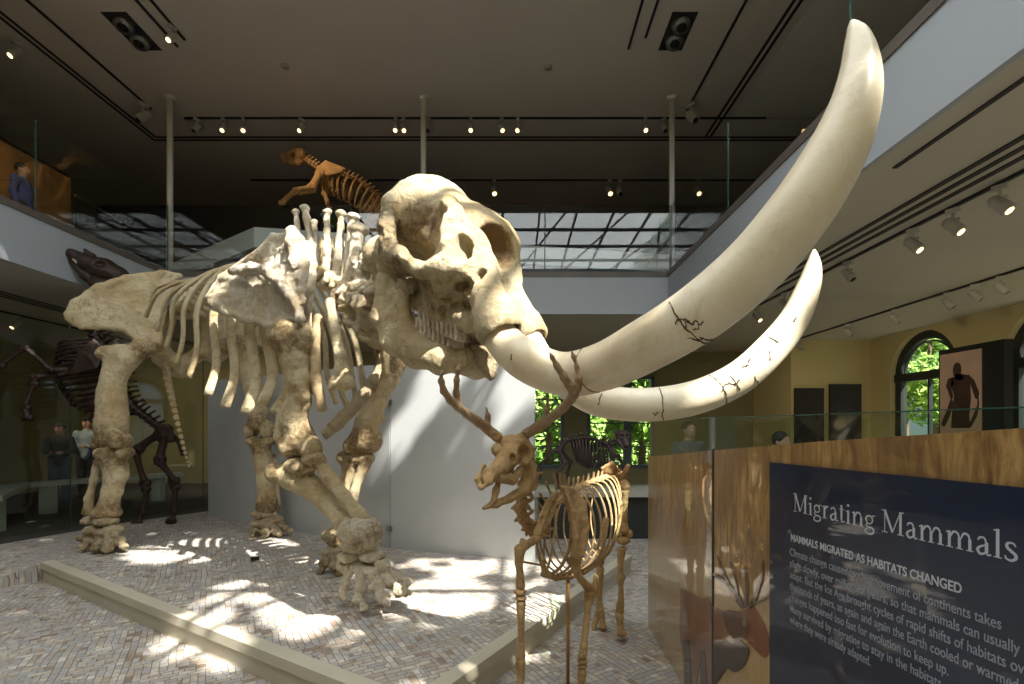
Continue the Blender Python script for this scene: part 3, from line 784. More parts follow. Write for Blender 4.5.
for f, g in ((S,1),(Smn,-1)):
    fa = S if g == 1 else Sm
    sk.ell(f(447,280,-.20), (.20,.10,.16), BAS, k=.07)
    sk.ell(f(466,262,-.17), (.15,.11,.19), bas_pitch(30), k=.06)
    q_ = 1 if g == 1 else .78; lw = 1 if g == 1 else .72
    sk.cap(fa(474,262,-.14*lw), fa(495,318,-.20*lw), .095*q_, .108*q_, k=.05)
    sk.cap(f(462,232,-.20), f(478,262,-.16), .06, .08, k=.05)
    # rim of the socket
    sk.cap(fa(495,318,-.20*lw), fa(498,325,-.205*lw), .120*q_, .124*q_, k=.02)
    # cheek arch
    sk.path([(*f(402,268,-.30),.045),(*f(422,271,-.36),.04),(*f(444,266,-.34),.05),(*f(458,270,-.28),.06)], k=.04)
    sk.path([(*f(440,268,-.34),.055),(*f(444,285,-.30),.05),(*f(440,300,-.24),.045)], k=.04)
    # bar between the temple and the eye socket
    sk.path([(*f(450,204,-.17),.05),(*f(447,222,-.28),.045),(*f(447,245,-.34),.035),(*f(452,262,-.32),.04)], k=.035)
    # bar in front of the slot
    sk.path([(*f(455,212,-.22),.05),(*f(462,238,-.26),.045),(*f(460,262,-.28),.05)], k=.035)
    # rough rim at the back of the head
    sk.path([(*f(404,190,-.24),.05),(*f(391,205,-.30),.05),(*f(387,228,-.34),.05),(*f(391,250,-.33),.05),(*f(387,268,-.28),.055)], k=.03)
    sk.path([(*f(387,262,-.27),.06),(*f(400,254,-.33),.045),(*f(414,262,-.36),.045)], k=.03)
    # upper cheek teeth bearing bone
    sk.path([(*f(420,300,-.17),.06),(*f(444,312,-.17),.075),(*f(470,322,-.18),.06)], k=.04)
sk.ell(S(398,262,0), (.14,.26,.16), BAS, k=.06)
sk.cap(S(392,280,-.05), S(392,280,.05), .09, .09, k=.04)
for f in (S, Sm):
    lw = 1 if f is S else .72; q_ = 1 if f is S else .8
    if f is S: sk.ell(f(417,220,-.36), (.155,.165,.205), BAS, k=.025, op='s')
    sk.ell(f(452.5,246,-.36), (.035,.17,.085), BAS, k=.015, op='s')
    sk.ell(f(461.5,285,-.30), (.037,.11,.045), BAS, k=.01, op='s')
    sk.ell(f(477,274,-.26), (.022,.09,.045), bas_pitch(20), k=.01, op='s')
    sk.ell(f(404,284,-.37), (.09,.09,.055), BAS, k=.02, op='s')
    sk.cap(f(501,330,-.20*lw), f(510,352,-.215*lw), .092*q_, .12*q_, k=.01, op='s')
sk.ell(W3((Sl(493,246,-.02)[0]+.03, 0, Sl(493,246,-.02)[2])), (.135,.13,.15), bas_pitch(56), k=.012, op='s')
sk.ell(W3((Sl(512,300,-.0)[0]+.14, 0, Sl(512,300,0)[2]-.02)), (.30,.045,.10), bas_pitch(62), k=.05, op='s')
skull = sk.build('skull', M['bone'], mam, h=0.0085, noise=((.008,.10),(.003,.035),(.0015,.015)), seed=3, stain=[(S(386,235,-.33),.22,.45),(S(405,280,-.3),.2,.5),(S(440,300,-.25),.2,.4),(S(500,330,-.2),.17,.35),(S(419,222,-.25),.2,.45),(S(494,246,0),.13,1.1),(S(452,246,-.25),.07,.6),(S(461,285,-.24),.05,.7)])  # nasal opening, slot and small hole are tinted darker inside
# broken honeycomb bone in the temple and along the back rim
ro = SDF(.02)
ro.ell(S(422,228,-.125), (.13,.115,.13), BAS)
ro.path([(*S(390,205,-.315),.035),(*S(386,228,-.355),.035),(*S(389,246,-.345),.04),(*S(384,262,-.30),.045)], k=.03)
ro.ell(S(408,285,-.26), (.09,.05,.05), BAS)
ro.build('honeycomb_bone', M['bone_rough'], skull, h=0.008, noise=((.016,.035),(.010,.017)), seed=8)['label'] = 'brown broken honeycomb bone in the temple hollow'
# ---- cheek teeth: ridged plates
def tooth(pts, name, par, n, r, h_, down):
    d = SDF(.008)
    c = catmull(pts, 8); 
    for i in range(n):
        t = i/(n-1)*(len(c)-1); j = min(int(t), len(c)-2); p = Vector(c[j][:3]).lerp(Vector(c[j+1][:3]), t-j)
        q = p+Vector((0,0,-h_ if down else h_)); d.tri(T(p-HL*.035), T(p+HL*.035), T(q), r); d.tri(T(p+HL*.035), T(q+HL*.03), T(q-HL*.03), r); d.tri(T(p-HL*.035), T(q-HL*.03), T(q+HL*.03), r)
    return d.build(name, M['bone_tooth'], par, h=.0055, noise=((.003,.02),), seed=5)
M['bone_tooth'] = bone_mat('tooth_plates', (0.62,0.52,0.42), (0.45,0.33,0.24), (0.20,0.12,0.08), .6, 9.0, .5)
tooth([S(424,309,-.18), S(442,318,-.185), S(460,326,-.18)], 'cheek_tooth', skull, 9, .011, .075, True)
tooth([Sm(424,309,-.18), Sm(442,318,-.185), Sm(460,326,-.18)], 'cheek_tooth', skull, 9, .011, .075, True)
# ---- lower jaw
jw = SDF(.05)
for f in (S, Sm):
    jw.path([(*f(388,268,-.27),.05),(*f(386,290,-.27),.055),(*f(386,318,-.26),.075),(*f(398,340,-.245),.09),(*f(418,352,-.21),.092),(*f(440,358,-.16),.085),(*f(460,361,-.09),.07)], k=.05)
    jw.path([(*f(404,296,-.26),.03),(*f(400,315,-.26),.05),(*f(408,336,-.235),.075)], k=.05)
    jw.plate([f(386,272,-.27),f(402,292,-.27),f(406,330,-.25),f(386,330,-.26),f(378,300,-.27)], .022, k=.03)
jw.path([(*S(460,361,-.09),.07),(*S(476,360,0),.065),(*Sm(460,361,-.09),.07)], k=.04)
jaw = jw.build('lower_jaw', M['bone'], mam, h=.009, noise=((.008,.08),(.004,.03)), seed=6)
ch = SDF(.03)
ch.path([(*S(474,352,-.03),.05),(*S(486,358,-.02),.055),(*S(490,371,-.02),.045)]); ch.ell(S(481,350,.06), (.07,.06,.05)); ch.ell(S(492,362,.04), (.04,.06,.07))
ch.build('chin_tip', M['bone_rough'], jaw, h=.008, noise=((.014,.035),(.007,.017)), seed=9)['label'] = 'rough brown chin tip'
tooth([S(421,333,-.19), S(438,341,-.17), S(458,347,-.13)], 'lower_tooth', jaw, 9, .011, .075, False)
tooth([Sm(421,333,-.19), Sm(438,341,-.17), Sm(458,347,-.13)], 'lower_tooth', jaw, 9, .011, .075, False)

# ---- tusks
def tusk(pts, lab, cracks, n=9):
    c = catmull(pts, n); mb = MB()
    mb.tube([tuple(p[:3]) for p in c], [float(p[3]) for p in c], 28)
    # rounded tip
    o = mb.build('tusk', M['tusk'], mam, smooth=True); o['label'] = lab
    rng = random.Random(len(lab))
    ck = MB()
    for (i0, ang, ln, kind) in cracks:
        # crooked crack on the surface: walks along the ring or along the tusk
        j = float(i0); a = ang; q = []
        for st in range(ln):
            k = max(0, min(int(j), len(c)-2)); f = j-k
            p = Vector(c[k][:3]).lerp(Vector(c[k+1][:3]), f); r = c[k][3]*(1-f)+c[k+1][3]*f
            d = (Vector(c[k+1][:3])-Vector(c[k][:3])).normalized(); tocam = (Vector((0,0,EYE))-p); u = (tocam-d*tocam.dot(d)).normalized(); w_ = d.cross(u)
            q.append(p+(u*math.cos(a)+w_*math.sin(a))*(r+.0005))
            if kind == 'ring': a += rng.uniform(.08,.22); j += rng.uniform(-.16,.18)
            else: j += rng.uniform(.08,.28); a += rng.uniform(-.12,.12)
        MB().tube(q, [rng.uniform(.0012,.0040) for _ in q], 5).build('crack', M['crack'], o)
    return o
nb = S(501,337,-.20)
D0 = nb[1]
tusk([Pr(489,312,D0+.10,.088), Pr(503,340,D0-.0,.092), Pr(527,361,D0-.08,.102), Pr(563,374,2.42,.106), Pr(602,367,2.19,.106), Pr(650,343,1.86,.1015), Pr(700,312,1.69,.101), Pr(752,268,1.58,.099), Pr(797,215,1.49,.094), Pr(832,160,1.44,.084), Pr(853,110,1.42,.068), Pr(860,70,1.43,.052), Pr(858,40,1.45,.034), Pr(854,27,1.46,.018), Pr(852,21,1.465,.006)],
     'near tusk, the longer one, sweeping up to the top right',
     [(52.0,-1.0,9,'ring'),(52.6,-.2,12,'ring'),(51.8,-.1,12,'long'),(52.6,.15,11,'long'),(53.2,.35,10,'long'),(51.9,.5,9,'long'),(53,.7,8,'ring'),(34,-1.3,20,'ring'),(16,.1,6,'long')])
fb = Sm(501,337,-.20*.72)
fpx = CX+F*fb[0]/fb[1]; fpy = HZ-(fb[2]-EYE)*F/fb[1]
print('FAR SOCKET px', fpx, fpy, fb)
tusk([Pr(fpx-8,fpy-22,fb[1]+.02,.066), Pr(fpx,fpy,fb[1]-.02,.070), Pr(fpx+18,fpy+27,2.78,.080), Pr(590,397,2.72,.087), Pr(622,404,2.68,.089), Pr(660,404,2.64,.090), Pr(700,396,2.62,.090), Pr(740,377,2.62,.088), Pr(772,348,2.63,.084), Pr(795,318,2.64,.074), Pr(808,288,2.66,.060), Pr(813,268,2.68,.042), Pr(814,256,2.69,.022), Pr(814,250,2.695,.008)],
     'far tusk, shorter and cracked, curving behind the near one',
     [(45,-1.2,18,'ring'),(43,.5,8,'long'),(57,-1.1,18,'ring'),(60,-.5,10,'ring'),(57,.2,24,'long'),(63,-.4,20,'long'),(68,.3,8,'long'),(72,-.6,6,'ring'),(64,.5,8,'ring'),(78,0,8,'long'),(30,-.5,6,'ring')])

# ---- neck and back ------------------------------------------------
spine_k = [(-.93,3.62,2.50),(-1.15,3.95,2.62),(-1.42,4.30,2.86),(-1.75,4.58,3.04),(-2.25,4.98,3.18),(-2.9,5.43,3.27),(-3.5,5.86,3.25),(-4.1,6.30,3.14),(-4.45,6.55,3.02)]
SPN = [Vector(tuple(p)) for p in catmull(spine_k, 12)]
_len = [0]
for a, b in zip(SPN[:-1], SPN[1:]): _len.append(_len[-1]+(b-a).length)
def spn(t):
    L_ = t*_len[-1]
    for i in range(len(_len)-1):
        if _len[i+1] >= L_: f = (L_-_len[i])/(_len[i+1]-_len[i]); break
    p = SPN[i].lerp(SPN[i+1], f); d = (SPN[i+1]-SPN[i]).normalized(); return p, d      # d points to the tail
def out_of(d): o = Vector((d.y, -d.x, 0)).normalized(); return o if o.dot(O_) > 0 else -o
NV = 30
spines = {4:(.40,.10),5:(.62,.055),6:(.66,.06),7:(.72,.062),8:(.70,.06),9:(.60,.05),10:(.56,.045),11:(.50,.04)}
for i in range(NV):
    t = i/(NV-1)*.96+.01; p, d = spn(t); o = out_of(d); u = d.cross(o); u = u if u.z > 0 else -u
    neck = i < 5
    s = .085 if neck else .07
    v = SDF(.03); B = rb(d, o, u)
    v.ell(T(p), (.05,s*1.25,s*1.1), B)
    v.cap(T(p+o*.17-u*.0), T(p-o*.17), .035, .035); v.cap(T(p+u*.09+o*.06), T(p+u*.09-o*.06), .04, .04)
    v.cap(T(p+o*.12+d*.03), T(p+o*.2-u*.05-d*.03), .03, .02); v.cap(T(p-o*.12+d*.03), T(p-o*.2-u*.05-d*.03), .03, .02)
    hgt, thk = (.16, .03) if neck else ((.20, .028) if i < 12 else (.06, .028))
    v.cap(T(p+u*.08), T(p+u*(.08+min(hgt,.2))+d*.06), thk*1.2, thk)
    vo = v.build('vertebra', M['bone'] if not neck else M['bone_rough'], mam, h=.013, noise=((.008,.05),(.004,.022)), seed=i)
for i, c in enumerate([(-.50,3.17,2.50),(-.62,3.31,2.50),(-.75,3.45,2.50),(-.86,3.57,2.51)]):
    v = SDF(.03); v.ell(c, (.085,.10,.10)); v.cap((c[0]-.14,c[1]-.16,c[2]), (c[0]+.14,c[1]+.16,c[2]), .04, .04); v.cap(c, (c[0],c[1],c[2]+.17), .045, .03)
    v.build('neck_vertebra', M['bone_rough'], mam, h=.012, noise=((.012,.05),(.006,.022)), seed=60+i)
# the tall neural spines over the shoulders, traced one by one
for k, (bx, by, tx, ty, D, r0, r1) in enumerate([(303,272,296,212,4.5,.030,.026),(316,278,305,208,4.42,.030,.030),(327,284,327,212,4.36,.045,.030),(338,288,341,214,4.28,.048,.032),(345,290,353,217,4.2,.045,.040),(347,292,359,230,4.08,.055,.060),(362,284,370,246,3.95,.045,.035),(318,276,314,222,4.50,.028,.024)]):
    a, b = P(bx,by,D), P(tx,ty,D+.04); m_ = a.lerp(b,.5)
    v = SDF(.02); v.path([(*a,r0*1.15),(*m_,r0*.82),(*a.lerp(b,.85),r1*.9),(*b,r1*1.0)]); v.ell(T(b), (r1*1.45,r1*1.3,r1*.8)); v.ell(T(a), (r0*1.5,r0*1.5,r0*1.5))
    v.build('neural_spine', M['bone_pale'], mam, h=.0095, noise=((.007,.05),(.003,.02)), seed=40+k)
# fused mass where neck meets chest
v = SDF(.03)
for (x,y,D,r) in ((352,305,3.98,.10),(368,312,3.85,.09),(378,296,3.72,.10),(340,300,4.1,.09),(385,275,3.55,.09),(360,290,3.9,.08),(372,332,3.85,.05)): v.ell(T(P(x,y,D)), (r,r*1.2,r*.9))
v.path([Pr(346,322,3.95,.04),Pr(362,329,3.86,.045),Pr(378,318,3.7,.05)])
v.build('neck_vertebra', M['bone_rough'], mam, h=.010, noise=((.028,.06),(.016,.028),(.006,.014)), seed=77)
v = SDF(.03); v.ell(T(P(368,262,3.9)), (.07,.08,.07)); v.path([Pr(360,275,3.92,.035),Pr(354,262,3.95,.03),Pr(356,250,3.98,.03)]); v.path([Pr(340,292,4.0,.03),Pr(352,298,3.9,.04),Pr(364,290,3.8,.03)])
v.build('neck_vertebra', M['bone_pale'], mam, h=.010, noise=((.014,.05),(.008,.02)), seed=78)

# ---- ribs ---------------------------------------------------------
tips = [(151,301),(146,317),(157,331),(166,348),(176,365),(189,378),(208,395),(225,407),(246,413),(262,405),(276,412),(287,408),(298,400)]
NR = len(tips)
def rib(p, d, o, tip, r, wf=1):
    """from the vertebra out, round the barrel, down to the tip"""
    w_ = tip-p; h_ = -w_.z; hor = Vector((w_.x,w_.y,0)); back = d*hor.dot(d)
    p1 = p+o*.16+Vector((0,0,.05))+back*.05
    short = h_ < .75
    p2 = p+o*.40*wf+Vector((0,0,-.06-.06*h_))+back*.25
    p3 = p+o*.56*wf+Vector((0,0,-.42*h_))+back*.58
    p4 = p+o*.55*wf+Vector((0,0,-.75*h_))+back*.85
    if short: p1 = p+o*.18+Vector((0,0,.02))+back*.12; p2 = p+o*.40*wf+Vector((0,0,-.16*h_))+back*.38; p3 = p+o*.52*wf+Vector((0,0,-.42*h_))+back*.66; p4 = p+o*.55*wf+Vector((0,0,-.72*h_))+back*.86
    pts = catmull([(*p,.024,.026),(*p1,.024,.024),(*p2,r*.8,r*.62),(*p3,r,r*.62),(*p4,r*1.05,r*.6),(*tip,r*1.2,r*.62)], 5)
    mb = MB(); mb.tube([tuple(q[:3]) for q in pts], [(float(q[3]),float(q[4])) for q in pts], 10, up=d)
    mb.build('rib', M['bone_pale'] if False else M['bone'], mam, smooth=True)
for i, (tx, ty) in enumerate(tips):
    t = .735-.43*i/(NR-1); p, d = spn(t); o = out_of(d)
    w_ = .60 if i < 2 else (.55 if i < 7 else .55-.045*(i-6)); wf = w_/.55
    Dt = p.y+(o*w_).y*.9
    # forward or backward sweep moves the tip along the body axis; solve depth for it
    for _ in range(4):
        tip = P(tx, ty, Dt); off = (tip-p); al = off.dot(d); Dt = (p+o*w_+d*al).y
    tip = P(tx, ty, Dt)
    r = (.026,.027,.03,.036,.038,.040,.046,.048,.050,.050,.048,.046,.05,.05,.052,.05)[i]
    rib(p, d, o, tip, r, wf)
    off = tip-p; tip2 = p+d*off.dot(d)-o*off.dot(o)+Vector((0,0,off.z))
    if i < 10: rib(p, d, -o, tip2, r, wf)
# first ribs, hanging free in front of the chest
v = SDF(.03); v.path([Pr(330,302,3.92,.035),Pr(335,330,3.86,.034),Pr(340,355,3.84,.040),Pr(343,372,3.84,.06)]); v.tri(T(P(338,368,3.84)),T(P(352,385,3.82)),T(P(330,388,3.85)),.022); v.ell(T(P(342,383,3.84)), (.095,.05,.055))
v.build('first_rib', M['bone'], mam, h=.0095, noise=((.008,.06),), seed=81)
v = SDF(.02); v.path([Pr(318,318,4.0,.04),Pr(315,350,3.98,.042),Pr(316,380,3.98,.045),Pr(322,408,4.0,.038)]); v.build('first_rib', M['bone_brownish'] if 'bone_brownish' in M else M['bone'], mam, h=.0095, noise=((.008,.06),), seed=82)
v = SDF(.015)
v.path([Pr(388,325,4.35,.035),Pr(386,350,4.3,.04),Pr(378,374,4.25,.045)], k=.02); v.path([Pr(374,381,4.22,.055),Pr(360,398,4.18,.062)], k=.02); v.path([Pr(356,404,4.17,.055),Pr(344,417,4.14,.055)], k=.02); v.path([Pr(340,421,4.13,.05),Pr(327,433,4.1,.045)], k=.02)
v.build('breast_bone', M['bone_rough'], mam, h=.010, noise=((.010,.05),(.005,.02)), seed=83)
v = SDF(.02); v.path([Pr(352,300,3.9,.035),Pr(372,322,3.9,.034),Pr(384,345,4.0,.034),Pr(386,372,4.1,.034),Pr(378,395,4.2,.03)]); v.build('first_rib', M['bone'], mam, h=.010, noise=((.006,.06),), seed=84)

# ---- shoulder blades ----------------------------------------------
def blade(f, seed, mat=M['bone_pale']):
    v = SDF(.03)
    poly = [f(208,297),f(221,277),f(250,257),f(274,237),f(296,233),f(308,250),f(310,290),f(307,326),f(276,326),f(242,320),f(214,308)]
    v.plate(poly, .022, c=f(272,290), k=.03)
    v.path([(*f(210,297),.028),(*f(222,279),.026),(*f(250,259),.03),(*f(276,239),.026),(*f(290,236),.03)], k=.02)
    v.path([(*f(212,303),.03),(*f(242,317),.028),(*f(272,325),.04)], k=.02)
    v.path([(*f(307,246),.04),(*f(311,275),.035),(*f(306,310),.04)], k=.03)
    v.ell(T(f(291,326)), (.13,.11,.085))
    v.build('shoulder_blade', mat, mam, h=.0105, noise=((.012,.14),(.004,.04),(.002,.018)), seed=seed, stain=[(f(255,266),.22,.45),(f(212,300),.12,.3),(f(300,300),.2,.35)])
def fn(px, py, lift=0):
    D = 4.52-(px-208)*.0052; return P(px, py, D-lift)
blade(fn, 90)
v = SDF(.03)      # spine of the blade with its hooked acromion
v.path([Pr(232,273,4.28,.03),Pr(250,268,4.16,.04),Pr(270,272,4.03,.05),Pr(286,285,3.92,.055),Pr(296,300,3.84,.05),Pr(300,318,3.82,.04)])
v.path([Pr(290,290,3.9,.05),Pr(296,262,3.86,.055),Pr(294,242,3.9,.05),Pr(292,232,3.92,.045)]); v.plate([P(262,270,4.08),P(292,240,3.9),P(304,300,3.82),P(280,290,3.96)], .022)
v.path([Pr(300,238,3.9,.03),Pr(304,262,3.86,.04),Pr(303,290,3.83,.03)])
v.build('shoulder_blade_ridge', M['bone_rough2'] if 'bone_rough2' in M else M['bone_pale'], mam, h=.0095, noise=((.014,.07),(.007,.03),(.004,.014)), seed=91)
MIR = []
pm, dm = spn(.3); om = out_of(dm)
def far(fv): q = Vector(fv); off = q-pm; return q-2*om*off.dot(om)
blade(lambda x, y: far(fn(x, y)), 92, M['bone'])

# ---- limbs --------------------------------------------------------
def limb(name, prims, mat=M['bone'], seed=1, h=.011, nz=((.009,.10),(.0028,.03)), k=.035):
    v = SDF(k)
    for pr in prims:
        if pr[0] == 'p': v.path([Pr(*q) for q in pr[1]])
        elif pr[0] == 'e': v.ell(T(P(*pr[1])), pr[2], k=(pr[3] if len(pr) > 3 else None))
        elif pr[0] == 't': v.plate([P(*q) for q in pr[1]], pr[2])
        elif pr[0] == 's': v.ell(T(P(*pr[1])), pr[2], op='s')
    st = []
    for pr in prims:
        if pr[0] == 'p' and not st:
            for q in (pr[1][0], pr[1][-1]): st.append((P(*q[:3]), q[3]*1.6, .58))
        if pr[0] == 'e': st.append((P(*pr[1]), max(pr[2])*1.3, .5))
    return v.build(name, mat, mam, h=h, noise=nz, seed=seed, stain=st)
# near foreleg
limb('humerus', [('p',[(289,338,3.94,.14),(294,358,3.95,.105),(299,380,3.98,.082),(299,400,4.02,.085),(294,420,4.06,.105),(300,440,4.08,.12)]),('e',(280,336,3.93),(.10,.10,.09)),('e',(303,337,3.93),(.09,.1,.1)),('e',(289,331,3.95),(.15,.13,.08)),
    ('e',(291,448,4.1),(.09,.12,.09)),('e',(311,448,4.02),(.09,.11,.10)),('p',[(301,374,3.94,.05),(303,396,3.96,.055)]),('p',[(286,410,4.1,.07),(284,436,4.1,.08)])], seed=100, nz=((.010,.10),(.004,.03),(.002,.015)))
limb('ulna', [('p',[(278,473,4.15,.075),(292,476,4.12,.105),(312,487,4.08,.09),(330,504,4.05,.072),(346,524,4.0,.08),(356,536,3.98,.11)]),('e',(274,473,4.17),(.07,.09,.085)),('e',(300,466,4.08),(.13,.12,.08))], seed=101)
limb('radius', [('p',[(318,462,4.0,.06),(330,478,3.97,.045),(345,497,3.93,.05),(358,514,3.9,.06),(368,527,3.9,.075)]),('e',(312,459,3.99),(.09,.08,.06))], seed=102)
limb('ulna_end', [('e',(358,536,3.9),(.155,.15,.155)),('e',(372,533,3.88),(.07,.09,.12))], seed=103, nz=((.024,.09),(.014,.04),(.005,.018)), mat=M['bone_pale']).name = 'wrist_bone'
def stack_bones(specs, name, mat=M['bone_pale'], seed=200, nz=((.014,.06),(.010,.028),(.004,.015))):
    for i, (px, py, D, r) in enumerate(specs):
        v = SDF(.01); c = P(px,py,D); v.ell(T(c), r); v.build(name, mat, mam, h=.0085, noise=nz, seed=seed+i)
stack_bones([(352,556,3.96,(.10,.09,.05)),(372,556,3.9,(.10,.10,.055)),(347,566,3.98,(.075,.08,.05)),(366,567,3.9,(.11,.10,.045)),(382,566,3.85,(.06,.08,.06)),(342,562,4.0,(.04,.05,.05))], 'carpal')
def toes(specs, mat=M['bone_pale'], seed=300):
    """each toe: list of (px,py,D,r) from the wrist outwards, last one rests on the plinth"""
    for i, pts in enumerate(specs):
        v = SDF(.015)
        n = len(pts)
        for j in range(n-1):
            a, b = Pr(*pts[j]), Pr(*pts[j+1]); a3, b3 = Vector(a[:3]), Vector(b[:3])
            v.path([(*a3, a[3]), (*a3.lerp(b3,.5), (a[3]+b[3])*.30), (*b3, b[3]*.9)], k=.012); v.ell(T(b3), (b[3]*1.15,b[3]*1.1,b[3]*.8), k=.01)
        v.build('toe', mat, mam, h=.0075, noise=((.014,.05),(.009,.024),(.003,.012)), seed=seed+i, stain=[(Vector(Pr(*pts[j])[:3]), pts[j][3]*1.1, .45) for j in range(1,n)])
toes([[(348,572,3.95,.05),(345,584,3.93,.040),(342,596,3.93,.045)],
      [(362,574,3.86,.06),(361,588,3.82,.048),(360,600,3.80,.045),(364,608,3.74,.03)],
      [(374,574,3.82,.065),(378,587,3.74,.055),(382,597,3.67,.05),(386,603,3.62,.035)],
      [(381,572,3.84,.05),(391,582,3.80,.050),(399,590,3.76,.045),(408,593,3.74,.03)],
      [(386,568,3.92,.04),(397,578,3.95,.045),(407,583,3.95,.035)]])
# far foreleg
limb('humerus', [('p',[(392,360,4.86,.15),(386,378,4.86,.12),(377,400,4.9,.10),(368,422,4.92,.115),(363,440,4.92,.14)]),('e',(400,356,4.9),(.12,.1,.1)),('e',(384,352,4.86),(.1,.1,.08)),('e',(352,446,4.94),(.09,.1,.09)),('e',(372,440,4.92),(.1,.1,.12))], seed=110)
limb('ulna', [('p',[(354,458,4.98,.11),(350,476,5.0,.085),(348,500,5.02,.08),(344,525,5.0,.095),(338,540,4.98,.11)]),('e',(362,458,4.96),(.13,.1,.08)),('e',(344,458,5.0),(.08,.08,.07))], seed=111)
limb('radius', [('p',[(366,462,4.9,.06),(358,480,4.9,.045),(352,505,4.9,.05),(345,530,4.9,.06)])], seed=112)
stack_bones([(332,535,4.95,(.09,.09,.08)),(338,550,4.95,(.09,.09,.06)),(330,552,4.9,(.07,.08,.06))], 'carpal', M['bone_rough'], 210)
toes([[(328,556,4.9,.06),(324,564,4.86,.05),(321,571,4.83,.035)],[(334,558,4.88,.06),(336,567,4.82,.05),(338,574,4.78,.035)],[(342,556,4.9,.055),(348,563,4.86,.05),(352,569,4.84,.035)]], M['bone_rough'], 310)
# near hind leg
limb('femur', [('p',[(141,350,5.92,.11),(124,358,5.86,.15),(114,378,5.84,.125),(112,402,5.84,.15),(112,425,5.84,.165),(112,438,5.84,.17)]),('e',(108,354,5.86),(.12,.12,.09)),('e',(143,348,5.95),(.13,.13,.11)),('e',(101,443,5.86),(.07,.13,.10)),('e',(124,443,5.82),(.08,.13,.11)),('p',[(118,356,5.86,.13),(108,402,5.84,.11)]),('e',(114,438,5.68),(.09,.07,.12))], seed=120, h=.014)
limb('tibia', [('p',[(114,456,5.80,.145),(116,475,5.8,.115),(112,492,5.8,.095),(108,508,5.82,.12)]),('e',(104,453,5.80),(.07,.13,.07)),('e',(125,453,5.78),(.07,.13,.07)),('e',(106,513,5.82),(.16,.14,.07))], seed=121, h=.013)
limb('fibula', [('p',[(97,462,5.86,.045),(94,480,5.86,.035),(89,500,5.86,.04),(88,512,5.86,.06)])], seed=122)
stack_bones([(92,520,5.84,(.10,.12,.06)),(106,521,5.8,(.13,.13,.065)),(97,530,5.8,(.13,.13,.06)),(112,530,5.78,(.10,.12,.06))], 'tarsal', M['bone_rough'], 220)
toes([[(94,534,5.78,.07),(90,541,5.72,.06),(84,547,5.68,.045)],[(101,535,5.72,.07),(98,543,5.66,.06),(95,549,5.6,.045)],[(108,535,5.72,.07),(109,543,5.65,.06),(108,549,5.6,.045)],[(114,534,5.74,.065),(119,541,5.68,.055),(124,546,5.65,.04)],[(88,532,5.86,.055),(82,538,5.82,.045)]], M['bone_rough'], 320)
# far hind leg
limb('femur', [('p',[(238,346,6.62,.15),(250,372,6.62,.125),(257,400,6.62,.13),(259,422,6.62,.13)]),('e',(228,346,6.6),(.14,.12,.1)),('e',(251,430,6.64),(.09,.12,.12)),('e',(268,430,6.6),(.09,.12,.12))], seed=130, h=.015)
limb('tibia', [('p',[(261,446,6.6,.13),(264,466,6.62,.11),(266,488,6.62,.10),(267,506,6.62,.14)]),('e',(253,441,6.6),(.08,.12,.06)),('e',(270,441,6.58),(.08,.12,.06))], seed=131, h=.014)
limb('fibula', [('p',[(273,456,6.7,.04),(276,480,6.7,.035),(277,508,6.7,.05)])], seed=132)
stack_bones([(264,514,6.62,(.17,.14,.06)),(272,520,6.6,(.15,.13,.06)),(261,523,6.58,(.13,.13,.06))], 'tarsal', M['bone_rough'], 230)
toes([[(259,526,6.56,.07),(256,531,6.5,.06),(253,535,6.46,.045)],[(266,526,6.5,.07),(265,532,6.44,.06),(264,536,6.4,.045)],[(273,526,6.52,.065),(276,531,6.47,.055),(279,534,6.44,.04)],[(280,525,6.58,.055),(286,529,6.54,.045),(290,531,6.52,.035)]], M['bone_rough'], 330)

# ---- hips ---------------------------------------------------------
v = SDF(.05)
def hp(px, py, f=0): return P(px, py, 5.72+(px-70)*.0042+f)
poly = [hp(70,316),hp(76,304),hp(98,290),hp(127,279),hp(160,273),hp(178,277),hp(166,300),hp(160,326),hp(158,342),hp(141,346),hp(134,336),hp(124,328),hp(100,325),hp(82,326)]
v.plate(poly, .04, c=hp(128,303), k=.03)
v.path([(*hp(72,316),.06),(*hp(80,303),.055),(*hp(100,289),.055),(*hp(127,280),.045),(*hp(160,275),.04)], k=.04)
v.path([(*hp(74,321),.05),(*hp(98,325),.045),(*hp(124,327),.045)], k=.03)
v.path([(*hp(160,300,.1),.09),(*hp(152,330,.1),.12),(*hp(146,345,.1),.15)], k=.06)
v.path([(*hp(158,345,.15),.10),(*hp(172,360,.3),.09),(*hp(180,372,.45),.08),(*hp(192,362,.7),.07)], k=.05)
v.path([(*hp(150,345,.15),.09),(*hp(160,358,.3),.07),(*hp(172,372,.45),.07)], k=.05)
v.path([(*hp(172,285,.1),.08),(*hp(186,290,.5),.10)], k=.05)
hip = v.build('pelvis', M['bone'], mam, h=.014, noise=((.014,.12),(.006,.04)), seed=140)
v = SDF(.05)
ph, dh = spn(.90); oh = out_of(dh)
def farh(fv): q = Vector(fv); off = q-ph; return q-2*oh*off.dot(oh)
v.plate([farh(q) for q in poly], .04, c=farh(hp(128,303)), k=.03)
v.path([(*farh(hp(160,300,.1)),.09),(*farh(hp(152,330,.1)),.12),(*farh(hp(146,345,.1)),.15)], k=.06)
v.path([(*farh(hp(158,345,.15)),.10),(*farh(hp(180,372,.45)),.08)], k=.05)
v.build('pelvis', M['bone'], mam, h=.016, noise=((.014,.12),(.006,.04)), seed=141)
